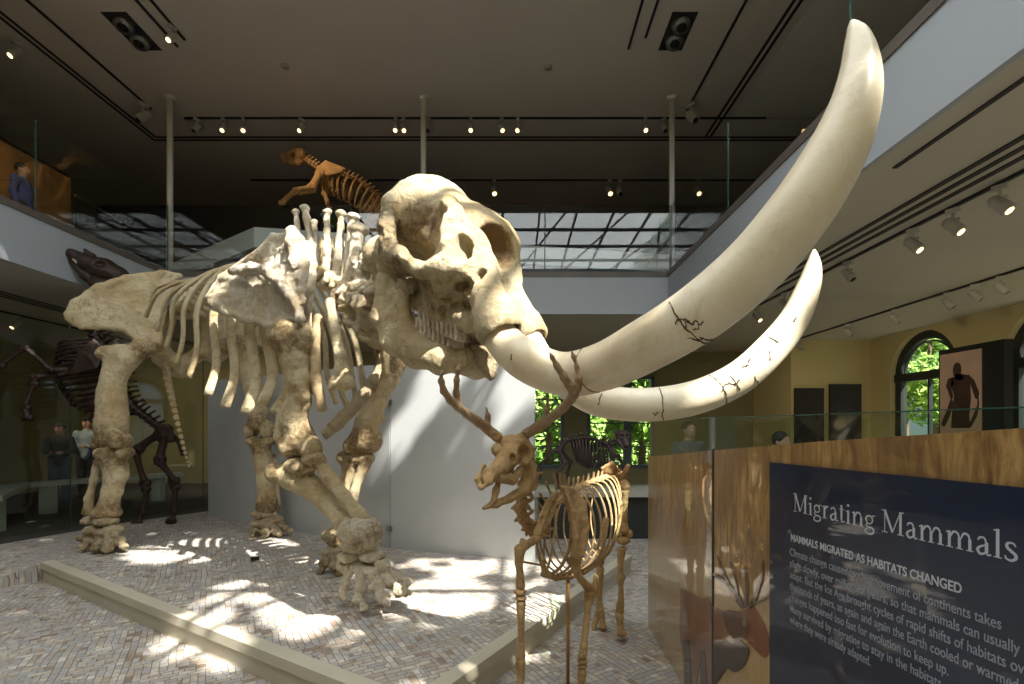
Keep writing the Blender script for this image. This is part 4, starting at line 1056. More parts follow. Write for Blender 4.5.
# ---- tail
tl = catmull([Pr(172,318,6.35,.07),Pr(166,345,6.38,.06),Pr(167,372,6.4,.058),Pr(172,398,6.38,.048),Pr(178,424,6.34,.036),Pr(184,448,6.3,.026),Pr(189,466,6.28,.016)], 4)
for i, q in enumerate(tl):
    mb = MB(); nxt = tl[min(i+1,len(tl)-1)]; prv = tl[max(i-1,0)]; d = (Vector(nxt[:3])-Vector(prv[:3])).normalized(); p = Vector(q[:3]); r = q[3]
    mb.tube([p-d*r*.9, p-d*r*.6, p-d*r*.25, p+d*r*.25, p+d*r*.7, p+d*r*.9], [r*.5,r*.85,r*.6,r*.6,r*.9,r*.5], 8)
    mb.blob(p+Vector((-.3,-.5,0))*r, (r*.5,r*.5,r*.5), 6, 4); mb.tube([p+Vector((.3,.5,0))*r*1.3, p-Vector((.3,.5,0))*r*1.4], r*.3, 6)
    mb.build('tail_vertebra', M['bone'], mam, smooth=True)
# ================================================================== OTHER THINGS IN THE HALL
# ---- satin white glass partition behind the mammoth
pa, pb_, pc = P(208,515,8.10), P(390,548,5.875), P(535,561,5.30)
part = root('glass_partition', (pb_.x, pb_.y, PZ), 'tall satin white glass partition standing behind the mammoth', 'partition')
def pane(a, b, nm, z0=PZ-.005, z1=2.36):
    a = Vector((a.x,a.y)); b = Vector((b.x,b.y)); d = (b-a).normalized(); n = Vector((-d.y,d.x))*.03
    if n.y < 0: n = -n
    MB().prism([a+d*.006, b-d*.006, b-d*.006+n, a+d*.006+n], z0, z1).build(nm, M['case_white'], part)
pane(pa, pb_, 'pane'); pane(pb_, pc, 'pane')
for z in (.42, 1.9):
    n = Vector((-.45,-.89,0)); c = Vector((pb_.x,pb_.y,z))+n*.012; MB().box((-.035,-.012,-.03),(.035,.012,.03), Matrix.Translation(c) @ Matrix.Rotation(math.radians(-27),4,'Z')).build('clip', M['grey_metal'], part)
tag(MB().box((-.04,-.015,-.035),(.04,.015,.035), Matrix.Translation(P(255,560,5.35)) @ Matrix.Rotation(.4,4,'Z')).prism([(P(255,560,5.35).x-.02,5.30),(P(255,560,5.35).x+.02,5.30),(P(255,560,5.35).x+.02,5.38),(P(255,560,5.35).x-.02,5.38)],PZ-.002,.16+.02).build('floor_marker', M['black']), 'tiny dark marker standing alone on the plinth between the mammoth legs', 'marker')

# ---- small helper set for the lesser skeletons
def lb(root_, name, pts, mat, k=1.45, seg=8, lump=True):
    """long bone: swept, waisted, with a knob at each end; pts (px,py,D,r)"""
    c = catmull([(*P(*q[:3]), q[3]) for q in pts], 4) if len(pts) > 2 else [np.array([*P(*pts[0][:3]).lerp(P(*pts[1][:3]), t), pts[0][3]*(1-t)+pts[1][3]*t]) for t in (0,.08,.2,.5,.8,.92,1)]
    n = len(c); rs = []
    for i, q in enumerate(c):
        t = i/(n-1); e = max(0, 1-min(t,1-t)/.16); rs.append(float(q[3])*(1+(k-1)*e*e*(3-2*e))*(.85 if min(t,1-t) < .01 else 1))
    mb = MB().tube([tuple(q[:3]) for q in c], rs, seg)
    if lump:
        for e in (0, -1):
            p = Vector(c[e][:3]); r = float(c[e][3])
            mb.blob(p+Vector((r*.55,0,0)), r*1.05, 6, 4, nz=.2); mb.blob(p-Vector((r*.55,0,0)), r*1.05, 6, 4, nz=.2)
    return mb.build(name, mat, root_, smooth=True)
def column(root_, name, pts, n, r, mat, spine_h, back=Vector((0,0,1)), proc=.8):
    """string of vertebrae, each a mesh with body, neural spine and side processes"""
    c = catmull([(*P(*q),) for q in pts], 12); ln = [0]
    for a, b in zip(c[:-1], c[1:]): ln.append(ln[-1]+float(np.linalg.norm(b-a)))
    out = []
    for i in range(n):
        t = (i+.5)/n*ln[-1]; j = max(k for k in range(len(ln)-1) if ln[k] <= t); f = (t-ln[j])/(ln[j+1]-ln[j])
        p = Vector(c[j]).lerp(Vector(c[j+1]), f); d = (Vector(c[j+1])-Vector(c[j])).normalized(); seg_ = ln[-1]/n
        u = (back-d*back.dot(d)).normalized(); w_ = d.cross(u); h_ = spine_h(i/(n-1)) if callable(spine_h) else spine_h
        mb = MB().tube([p-d*seg_*.42, p-d*seg_*.25, p+d*seg_*.25, p+d*seg_*.42], [r*1.05,r*.8,r*.8,r*1.05], 8)
        mb.tube([p+u*r*.6, p+u*(r+h_*.5)+d*seg_*.25, p+u*(r+h_)+d*seg_*.45], [r*.42,r*.26,r*.3], 5)
        for s in (-1, 1): mb.tube([p, p+w_*s*r*(1+proc)+u*r*.2], [r*.4,r*.2], 5)
        mb.build(name, mat, root_, smooth=True); out.append((p, d, u, w_))
    return out
def cage(root_, sp, st, n, width, r, mat, wprof=lambda t: 1, both=True, flat=.6, drop=0):
    """ribs between points on the back (sp) and the breast (st); both are functions of t"""
    for i in range(n):
        t = i/(n-1); p, q = Vector(sp(t)), Vector(st(t)); e = .01; ax = (Vector(sp(min(t+e,1)))-Vector(sp(max(t-e,0)))).normalized()
        dn = (q-p); o = ax.cross(dn).normalized(); w_ = width*wprof(t)
        for s in ((-1,1) if both else (1,)):
            pts = catmull([(*p,),(*(p+o*s*w_*.55+dn*.04),),(*(p+o*s*w_*.95+dn*.28),),(*(p+o*s*w_+dn*.58),),(*(p+o*s*w_*.62+dn*.86),),(*(q+o*s*r*1.2-dn*drop),)], 4)
            MB().tube([tuple(x) for x in pts], [(r*1.0, r*flat)]*len(pts), 6, up=ax).build('rib', mat, root_, smooth=True)
def line(pts):
    c = catmull([(*P(*q),) for q in pts], 10)
    def f(t):
        x = t*(len(c)-1); j = min(int(x), len(c)-2); return Vector(c[j]).lerp(Vector(c[j+1]), x-j)
    return f

# ---- the deer in front of the plinth ------------------------------
BB = M['bone_brown']
deer = root('deer_skeleton', (.45, 3.2, 0), 'brown antlered deer skeleton on a rod in front of the plinth corner', 'skeleton')
def dl(name, prims, mat=BB, h=.005, nz=((.003,.03),(.0015,.012)), seed=1, k=.012, sub=(), par=deer):
    v = SDF(k)
    for pr in prims:
        if pr[0] == 'p': v.path([Pr(*q) for q in pr[1]])
        elif pr[0] == 'e': v.ell(T(P(*pr[1])), pr[2], pr[3] if len(pr) > 3 else None)
        elif pr[0] == 't': v.plate([P(*q) for q in pr[1]], pr[2])
        elif pr[0] == 's': v.ell(T(P(*pr[1])), pr[2], pr[3] if len(pr) > 3 else None, op='s', k=.006)
    return v.build(name, mat, par, h=h, noise=nz, seed=seed)
dsk = dl('skull', [('p',[(514,449,2.62,.062),(508,458,2.55,.055),(500,468,2.46,.045)]), ('p',[(500,466,2.46,.042),(492,474,2.38,.036),(486,481,2.32,.028)]),
    ('e',(512,444,2.64),(.085,.075,.05)), ('e',(526,452,2.62),(.035,.05,.055)), ('e',(497,450,2.54),(.03,.04,.035)), ('p',[(519,452,2.68,.06),(528,462,2.74,.045)]),
    ('p',[(519,443,2.585,.013),(526,441,2.585,.013),(532,448,2.59,.012),(532,456,2.59,.011),(526,463,2.58,.012),(518,460,2.57,.012)]), ('p',[(484,466,2.33,.014),(478,480,2.28,.012),(480,487,2.27,.011)]), ('p',[(494,470,2.3,.014),(490,482,2.27,.012),(482,488,2.26,.010)]),
    ('p',[(497,437,2.6,.028),(492,433,2.6,.026)]), ('p',[(522,438,2.62,.028),(529,432,2.62,.027)]), ('p',[(500,478,2.42,.024),(512,480,2.5,.024),(520,470,2.58,.02)]),
    ('s',(524.5,452,2.545),(.033,.065,.036)), ('s',(513,458,2.49),(.015,.04,.026)), ('s',(487,471,2.27),(.030,.07,.036)), ('s',(490,451,2.50),(.012,.03,.02)), ('s',(506,474,2.40),(.02,.04,.012))], h=.0042, k=.014, seed=5)
def antler(pth, tines, seed, lab):
    v = SDF(.012); v.path([Pr(*q) for q in pth])
    for t_ in tines: v.path([Pr(*q) for q in t_])
    a = Pr(*pth[0]); v.ell(a[:3], (.036,.036,.014))
    v.build('antler', M['antler'], dsk, h=.0042, noise=((.0025,.03),(.0018,.010)), seed=seed)['label'] = lab
antler([(492,433,2.60,.027),(486,428,2.57,.025),(477,421,2.52,.024),(467,414,2.44,.021),(458,407,2.36,.019),(450,400,2.29,.017),(444,391,2.23,.015),(441,381,2.19,.012),(441.5,374,2.17,.008),(444,369,2.16,.004)],
    [[(458,404,2.36,.016),(456.5,393,2.32,.014),(456.5,380,2.28,.011),(458,370,2.26,.008),(460,361,2.25,.003)],[(487,425,2.59,.018),(488,416,2.58,.013),(486,407,2.57,.004)]], 6, 'antler on the left')
antler([(529,432,2.60,.028),(536,428,2.56,.026),(544,423,2.50,.024),(555,415,2.40,.022),(564,407,2.28,.021),(571,399,2.18,.019),(574,393,2.13,.018)],
    [[(574,395,2.14,.017),(570,386,2.10,.018),(564,377,2.07,.016),(557,366,2.05,.012),(552,357,2.03,.008),(549,350,2.02,.003)],[(574,395,2.14,.017),(578,387,2.12,.015),(579,378,2.10,.013),(577,366,2.09,.010),(574,357,2.08,.007),(571,350,2.07,.003)],[(546,419,2.48,.017),(547,409,2.44,.013),(548,398,2.42,.006)]], 7, 'forked antler on the right')
dl('lower_jaw', [('p',[(530,464,2.66,.022),(530,480,2.66,.03),(524,490,2.6,.026),(510,498,2.5,.022),(496,504,2.42,.017),(484,508,2.36,.012)]), ('t',[(524,462,2.66),(534,466,2.68),(534,488,2.66),(522,494,2.58)],.012)], seed=8, par=deer)
dl('lower_jaw', [('p',[(512,470,2.54,.012),(500,478,2.46,.014),(496,490,2.42,.016),(494,500,2.4,.014),(488,507,2.36,.012)])], seed=9)
# teeth rows hinted on both jaws
for i in range(6):
    a = P(503+3.2*i, 481.5-1.3*i, 2.46+.02*i); MB().blob(a, (.007,.009,.013), 6, 4, nz=.3, seed=i).build('tooth', M['bone_tooth'], dsk, smooth=True)
# neck: big winged vertebrae
neck = [(530,476,2.74,.040),(525,489,2.77,.042),(522,502,2.80,.043),(523,515,2.82,.043),(528,526,2.85,.043),(536,534,2.89,.041),(544,530,2.94,.038)]
for i, (px,py,D,r) in enumerate(neck):
    c = P(px,py,D); nx = P(*neck[min(i+1,6)][:3]); pv = P(*neck[max(i-1,0)][:3]); d = (nx-pv).normalized(); w_ = Vector((.85,-.5,0)); u = d.cross(w_).normalized()
    v = SDF(.01); v.cap(T(c-d*.032), T(c+d*.032), r*.62, r*.58)
    for s in (-1, 1):
        v.tri(T(c-d*.025), T(c+d*.03), T(c+w_*s*r*1.5+d*.045), .007); v.cap(T(c+u*s*.012), T(c+u*s*r*1.2+d*.02), .014, .008)
        v.cap(T(c+w_*s*r*.6), T(c+w_*s*r*1.4-d*.02-u*.02), .012, .009)
    v.build('neck_vertebra', BB, deer, h=.0048, noise=((.003,.02),), seed=i)
dsp = line([(546,520,2.96),(556,503,3.0),(566,494,3.1),(580,486,3.28),(596,480,3.5),(608,476,3.7),(616,474,3.84)])
dst = line([(545,574,2.84),(556,577,2.92),(570,575,3.04),(584,571,3.2),(596,564,3.38),(603,552,3.55)])
def dspf(t): return dsp(.12+.72*t)
cage(deer, dspf, lambda t: dst(t), 12, .135, .0098, BB, lambda t: .55+.75*math.sin(PI*min(1,.12+.75*t)), drop=.02)
for i in range(20):
    t = i/19; p = dsp(t); d = (dsp(min(1,t+.02))-dsp(max(0,t-.02))).normalized(); u = (UP-d*d.z).normalized(); w_ = d.cross(u)
    hh = .11*math.exp(-((t-.2)/.16)**2)+.035
    v = SDF(.006); v.cap(T(p-d*.02), T(p+d*.02), .019, .018); v.cap(T(p+u*.01), T(p+u*(.02+hh)+d*.02), .009, .008)
    for s in (-1,1): v.cap(T(p), T(p+w_*s*.045), .010, .006)
    v.build('vertebra', BB, deer, h=.005, noise=((.002,.02),), seed=i)
dl('breast_bone', [('p',[(543,560,2.82,.014),(544,574,2.84,.017),(556,578,2.92,.018),(570,576,3.04,.018),(584,572,3.2,.017),(596,565,3.38,.012)])], seed=11)
dl('shoulder_blade', [('t',[(562,487,2.86),(574,490,2.93),(585,503,2.93),(588,525,2.88),(584,550,2.82),(573,552,2.80),(571,520,2.81)],.010),('p',[(565,488,2.84,.010),(573,512,2.77,.015),(576,538,2.76,.016),(577,554,2.80,.030)]),('p',[(584,502,2.92,.009),(588,528,2.86,.010),(581,554,2.8,.022)])], seed=12)
dl('shoulder_blade', [('t',[(556,492,2.95),(548,500,2.82),(540,516,2.72),(536,534,2.7),(544,530,2.76),(554,512,2.88)],.009),('p',[(556,493,2.92,.009),(546,512,2.78,.012),(537,534,2.7,.022)])], seed=13)
dl('humerus', [('p',[(576,560,2.88,.032),(575,570,2.88,.024),(581,580,2.92,.02),(589,588,2.96,.03)]),('e',(571,561,2.86),(.025,.03,.025))], seed=14)
dl('humerus', [('p',[(537,538,2.70,.026),(531,542,2.72,.02),(525,546,2.74,.026)])], seed=15)
dl('ulna', [('p',[(596,577,3.0,.016),(595,590,2.98,.018),(590,606,2.97,.010)])], seed=16)
dl('radius', [('p',[(589,594,2.96,.032),(588,604,2.95,.021),(586,625,2.93,.019),(584,645,2.91,.020),(582.5,656,2.9,.026)])], seed=17)
dl('wrist_bone', [('e',(582.5,661,2.9),(.033,.03,.014)),('e',(582.5,666,2.9),(.031,.03,.012))], seed=18)
dl('cannon_bone', [('p',[(582,672,2.9,.028),(581,688,2.9,.018),(580,712,2.9,.017),(579,725,2.9,.024)])], seed=19)
dl('hoof', [('p',[(579,694,2.99,.022),(576,698,2.95,.024),(573,703,2.9,.018)])], seed=20)
dl('ulna', [('p',[(523,541,2.74,.018),(521,552,2.74,.022),(520,566,2.74,.012)])], seed=21)
dl('radius', [('p',[(520,550,2.73,.032),(519,562,2.73,.021),(520,576,2.73,.020),(520.5,586,2.73,.026)])], seed=22)
dl('wrist_bone', [('e',(520,592,2.72),(.034,.032,.018)),('e',(521,598,2.72),(.030,.03,.014))], seed=23)
dl('cannon_bone', [('p',[(521,604,2.72,.027),(521,620,2.72,.018),(521,645,2.72,.018),(521,657,2.72,.026)])], seed=24)
dl('pastern', [('p',[(521,663,2.71,.028),(521,676,2.7,.018),(520,690,2.69,.022)])], seed=25)
dl('hoof', [('p',[(520,697,2.68,.022),(518,708,2.66,.022),(516,718,2.64,.014)])], seed=26)
dl('pelvis', [('p',[(604,470,3.64,.02),(614,473,3.78,.03),(622,478,3.86,.03)]),('p',[(628,466,3.7,.018),(624,476,3.8,.028),(622,480,3.86,.03)]),('t',[(602,468,3.6),(612,462,3.66),(622,474,3.82),(614,480,3.84)],.01)], seed=27, h=.007)
dl('femur', [('p',[(622,482,3.84,.032),(623,484,3.80,.028)]),('e',(624,486,3.78),(.045,.04,.05))], seed=28, h=.006)
dl('tibia', [('p',[(624,492,3.78,.04),(624,502,3.78,.026),(624,520,3.8,.026),(624,530,3.8,.04)]),('e',(618,535,3.8),(.03,.03,.03)),('e',(629,534,3.8),(.03,.03,.035))], seed=29, h=.006)
dl('hock', [('e',(623,540,3.8),(.055,.05,.035)),('e',(622,549,3.8),(.04,.04,.02))], seed=30, h=.006)
dl('cannon_bone', [('p',[(621,552,3.8,.032),(620.5,565,3.8,.022),(621,595,3.8,.021),(620,610,3.8,.032)]),('e',(621,577,3.8),(.034,.03,.035))], seed=31, h=.006)
dl('hoof', [('p',[(619.5,616,3.79,.034),(620,624,3.78,.024),(621,632,3.76,.028)]),('e',(622,633,3.75),(.035,.045,.022))], seed=32, h=.006)
dl('tibia', [('p',[(606,520,3.95,.026),(602,545,3.97,.022),(600,562,3.98,.034)])], seed=33, h=.006)
dl('cannon_bone', [('p',[(600,569,3.98,.034),(600,585,3.98,.021),(599,603,3.98,.022),(600,609,3.98,.032)])], seed=34, h=.006)
dl('hoof', [('p',[(601,613,3.98,.03),(602,620,3.96,.022),(603,627,3.94,.028)]),('p',[(597,613,3.98,.02),(595,622,3.97,.018),(594,628,3.96,.022)])], seed=35, h=.006)
MB().tube([P(568,577,3.05), Vector((P(568,577,3.05).x,3.05,0))], .011, 10).tube([Vector((P(568,577,3.05).x,3.05,0.0)),Vector((P(568,577,3.05).x,3.05,0.012))],.06,16).build('support_rod', M['bone_ochre'], deer, smooth=True)
MB().tube([P(524,562,2.76), P(546,566,2.86)], .006, 6).build('support_rod', M['bone_ochre'], deer, smooth=True)

# ---- the rearing dark skeleton at the back left --------------------
HB = M['bone_dark']
horse = root('horse_skeleton', (-5.2, 7.45, PZ), 'rearing dark brown horse skeleton behind the mammoth hind leg', 'skeleton')
v = SDF(.03); v.path([Pr(118,277,7.6,.16),Pr(104,270,7.55,.17),Pr(88,263,7.5,.12),Pr(74,256,7.45,.085),Pr(67,251,7.45,.06)]); v.path([Pr(118,284,7.6,.10),Pr(100,284,7.55,.12),Pr(86,276,7.5,.07),Pr(72,262,7.45,.045)]); v.path([Pr(92,256,7.5,.05),Pr(85,250,7.48,.02)])
v.ell(T(P(98,263,7.38)),(.07,.09,.05),op='s'); v.path([Pr(78,264,7.35,.03),Pr(90,276,7.4,.03)],op='s',k=.01)
v.build('skull', HB, horse, h=.014, noise=((.008,.05),), seed=3)
for i in range(4): MB().blob(P(70+2.2*i,254+2.2*i,7.40), (.035,.03,.05), 6, 4).build('tooth', M['bone_pale'], horse, smooth=True)
column(horse, 'neck_vertebra', [(118,285,7.6),(108,305,7.6),(98,325,7.55),(94,338,7.5)], 6, .085, HB, .06, Vector((1,0,.2)))
column(horse, 'vertebra', [(96,338,7.5),(108,352,7.5),(118,372,7.5),(124,392,7.5),(134,408,7.48),(148,419,7.46),(164,432,7.44)], 18, .062, HB, lambda t: .16*(1-t)+.07, Vector((1,0,.4)))
hsp = line([(96,340,7.5),(108,352,7.5),(118,372,7.5),(124,392,7.5),(134,408,7.48)]); hst = line([(64,348,7.5),(59,362,7.5),(61,384,7.5),(74,404,7.5),(95,418,7.5)])
cage(horse, hsp, hst, 15, .26, .024, HB)
lb(horse, 'breast_bone', [(64,344,7.5,.04),(58,364,7.5,.045),(61,386,7.5,.04),(74,405,7.5,.03)], HB, 1.1)
v = SDF(.02); v.plate([P(94,340,7.2),P(106,350,7.2),P(96,368,7.1),P(72,374,7.1),P(80,352,7.15)], .02); v.build('shoulder_blade', HB, horse, h=.016)
for name, pts in (('humerus',[(64,370,7.25,.05),(50,370,7.15,.05)]),('radius',[(50,370,7.15,.045),(38,358,7.1,.036),(25,348,7.05,.045)]),('cannon_bone',[(25,348,7.05,.04),(12,357,7.0,.03),(1,366,6.95,.036)]),('hoof',[(1,366,6.95,.045),(-7,369,6.92,.05)]),
    ('humerus',[(84,370,7.3,.05),(60,374,7.25,.045)]),('radius',[(62,374,7.25,.045),(50,375,7.2,.036),(38,377,7.15,.045)]),('wrist_bone',[(36,377,7.15,.055),(34,384,7.15,.055)]),('cannon_bone',[(34,385,7.15,.04),(29,396,7.12,.03),(26,407,7.1,.038)]),('hoof',[(26,408,7.1,.05),(28,418,7.1,.055)]),
    ('femur',[(166,434,7.42,.065),(162,448,7.40,.055),(160,459,7.38,.065)]),('tibia',[(160,462,7.38,.06),(168,472,7.42,.04),(174,481,7.45,.05)]),('hock',[(174,481,7.45,.06),(175,487,7.45,.05)]),('cannon_bone',[(175,488,7.45,.042),(175,500,7.43,.03),(174,510,7.42,.038)]),('hoof',[(174,511,7.42,.04),(173,517,7.4,.035),(171,521,7.38,.055)]),
    ('femur',[(160,434,7.5,.065),(148,441,7.5,.055),(138,449,7.5,.065)]),('tibia',[(136,452,7.5,.05),(140,468,7.52,.04),(145,482,7.54,.05)]),('hock',[(145,483,7.54,.06),(146,489,7.54,.05)]),('cannon_bone',[(146,490,7.54,.042),(145,502,7.52,.03),(142,512,7.5,.038)]),('hoof',[(142,513,7.5,.04),(140,518,7.48,.035),(137,523,7.44,.055)])):
    lb(horse, name, pts, HB)
v = SDF(.02); v.plate([P(156,424,7.4),P(170,428,7.4),P(172,440,7.4),P(160,440,7.4)], .035); v.build('pelvis', HB, horse, h=.018, noise=((.01,.06),))
column(horse, 'tail_vertebra', [(170,434,7.45),(178,442,7.45),(183,456,7.45)], 7, .03, HB, .01)

# ---- ochre skeleton on the upper floor -----------------------------
OB = M['bone_ochre']; DU = 10.3
och = root('sloth_skeleton', (-3.3, 10.6, ZU), 'orange brown skeleton reaching forward on the upper floor behind the glass', 'skeleton')
v = SDF(.03); v.path([Pr(299,155,DU,.15),Pr(291,157,DU,.11),Pr(284,157,DU,.07)]); v.path([Pr(300,162,DU,.07),Pr(290,163,DU,.05),Pr(283,160,DU,.04)]); v.ell(T(P(292,154,DU-.14)),(.055,.12,.04),op='s',k=.01); v.path([Pr(280,160,DU-.1,.018),Pr(296,161,DU-.14,.02)],op='s',k=.01); v.ell(T(P(302,158,DU-.16)),(.05,.09,.035),op='s',k=.01)
v.build('skull', OB, och, h=.012, noise=((.012,.06),), seed=5)
column(och, 'neck_vertebra', [(304,158,DU),(311,163,DU),(319,169,DU)], 5, .06, OB, .07)
column(och, 'vertebra', [(319,169,DU),(336,172,DU),(358,181,DU),(377,196,DU+.1),(386,210,DU+.2)], 18, .055, OB, .07)
osp = line([(322,170,DU),(336,172,DU),(358,181,DU),(377,196,DU+.1),(384,206,DU+.2)]); ost = line([(322,187,DU),(333,196,DU),(350,204,DU),(366,216,DU+.1),(374,224,DU+.2)])
cage(och, osp, ost, 15, .24, .024, OB)
v = SDF(.02); v.plate([P(318,168,DU-.3),P(326,162,DU-.32),P(344,169,DU-.3),P(340,172,DU-.3),P(322,176,DU-.35)], .03); v.build('shoulder_blade', OB, och, h=.02)
for name, pts in (('humerus',[(320,174,DU-.35,.075),(312,187,DU-.45,.07)]),('radius',[(311,188,DU-.45,.06),(296,190,DU-.6,.05)]),('ulna',[(312,191,DU-.42,.05),(298,193,DU-.56,.05)]),('paw',[(296,191,DU-.6,.06),(288,197,DU-.65,.05),(282,203,DU-.7,.05)]),
    ('humerus',[(324,178,DU+.2,.06),(325,194,DU+.1,.055)]),('radius',[(325,194,DU+.1,.05),(329,208,DU,.045)]),('femur',[(382,214,DU+.1,.09),(370,222,DU,.08)]),('tibia',[(369,223,DU,.07),(376,234,DU,.06)]),('tibia',[(384,222,DU+.2,.07),(384,240,DU+.2,.06)])):
    lb(och, name, pts, OB)
MB().tube([P(352,200,DU+.1), Vector((P(352,200,DU+.1).x, DU+.1, ZU-.02))], .03, 8).build('support_post', M['black'], och, smooth=True)

# ---- dark cat skeleton on a stand behind the deer -------------------
KB = M['bone_black']; DC = 7.6
cat = root('cat_skeleton', (1.2, DC, .70), 'small near black cat skeleton on a stand behind the deer', 'skeleton')
v = SDF(.015); v.ell(T(P(623,436,DC-.05)),(.11,.12,.09)); v.path([Pr(624,438,DC-.1,.07),Pr(627,445,DC-.2,.05)]); v.path([Pr(618,440,DC-.1,.03),Pr(624,450,DC-.2,.025)]); v.path([Pr(616,432,DC,.03),Pr(617,429,DC,.02)]); v.ell(T(P(622,436,DC-.18)),(.03,.06,.03),op='s'); v.ell(T(P(628,436,DC-.18)),(.03,.06,.03),op='s')
v.build('skull', KB, cat, h=.011, noise=((.006,.03),), seed=4)
column(cat, 'vertebra', [(561,446,DC),(568,441,DC),(585,438,DC),(600,441,DC),(612,444,DC),(619,440,DC)], 22, .028, KB, .065)
column(cat, 'tail_vertebra', [(561,446,DC),(553,452,DC),(546,459,DC),(542,468,DC),(540,480,DC)], 12, .022, KB, .012)
csp = line([(572,441,DC),(585,439,DC),(600,442,DC),(612,446,DC)]); cst = line([(577,462,DC),(586,467,DC),(600,467,DC),(612,463,DC)])
cage(cat, csp, cst, 13, .13, .012, KB)
for name, pts in (('pelvis',[(566,440,DC-.1,.04),(558,452,DC-.1,.035)]),('femur',[(559,450,DC-.12,.03),(565,463,DC-.15,.028)]),('tibia',[(565,463,DC-.15,.026),(557,474,DC-.15,.022)]),('hind_foot',[(557,474,DC-.15,.026),(560,487,DC-.15,.03)]),
    ('femur',[(560,450,DC+.12,.03),(571,462,DC+.12,.028)]),('tibia',[(571,462,DC+.12,.026),(567,474,DC+.12,.022)]),('hind_foot',[(567,474,DC+.12,.026),(571,485,DC+.12,.03)]),
    ('shoulder_blade',[(606,443,DC-.1,.03),(614,456,DC-.12,.03)]),('humerus',[(614,456,DC-.12,.028),(609,467,DC-.12,.026)]),('radius',[(609,467,DC-.12,.024),(612,478,DC-.12,.022)]),('fore_foot',[(612,478,DC-.12,.03),(616,487,DC-.12,.03)]),
    ('humerus',[(618,456,DC+.1,.028),(624,466,DC+.05,.026)]),('radius',[(624,466,DC+.05,.024),(623,477,DC,.022)]),('fore_foot',[(623,477,DC,.03),(627,486,DC-.02,.03)])):
    lb(cat, name, pts, KB)
stand = root('display_stand', (1.2, DC, 0), 'low grey display stand under the dark cat skeleton', 'stand')
MB().box((.25,DC-.45,.61),(2.35,DC+.45,.685)).build('top', plain('stand_stone',(.42,.41,.36),.5), stand)
MB().box((.35,DC-.38,0),(2.25,DC+.38,.61)).build('base', M['frame_dark'], stand)
M['glass_case'] = M['glass']

# ---- low reader rail and case at the back left ----------------------
rr = root('reader_rail', (-8.7, 9.2, 0), 'pale green reader rail along the case at the back left', 'rail')
RM = plain('pale_green_paint', (.33,.36,.29), .45)
def sl_box(a, b, w_, z0, z1, nm):
    a = Vector(a); b = Vector(b); d = (b-a).normalized(); n = Vector((-d.y,d.x))*w_/2
    MB().prism([a-n,b-n,b+n,a+n], z0, z1).build(nm, RM, rr)
sl_box((-9.0,9.0),(-7.6,11.3),.36,.52,.60,'top'); sl_box((-9.0,9.0),(-7.75,7.3),.36,.52,.60,'top')
for q in ((-8.7,9.3),(-7.8,10.9),(-7.98,7.65)): MB().box((q[0]-.09,q[1]-.09,0),(q[0]+.09,q[1]+.09,.53)).build('leg', RM, rr)
cp = root('case_glass', (-7.2, 8.9, 0), 'large clear glass wall of the case at the back left', 'glass wall')
for i, (a, b) in enumerate((((-7.9,5.9),(-7.05,7.9)),((-7.05,7.9),(-6.2,9.9)))):
    a = Vector(a); b = Vector(b); d = (b-a).normalized(); n = Vector((-d.y,d.x))*.006
    MB().prism([a-n,b-n,b+n,a+n],0,3.3).build('glass_pane', M['glass'], cp); MB().prism([b-n,b+d*.012-n,b+d*.012+n,b+n],0,3.3).build('pane_edge', M['glass_edge'], cp)
ps = root('wall_poster', (-10.4,13.2,0), 'tan framed panel on the far wall at the left edge', 'panel')
x0 = P(16,395,13.9).x; x1 = P(50,395,13.9).x
MB().box((x0,13.9,.5),(x1,14.0,2.52)).build('board', plain('tan_board',(.34,.29,.13),.7), ps)
for xx in (x0,x1): MB().box((xx-.03,13.86,.5),(xx+.03,14.0,2.55)).build('frame', M['grey_metal'], ps)

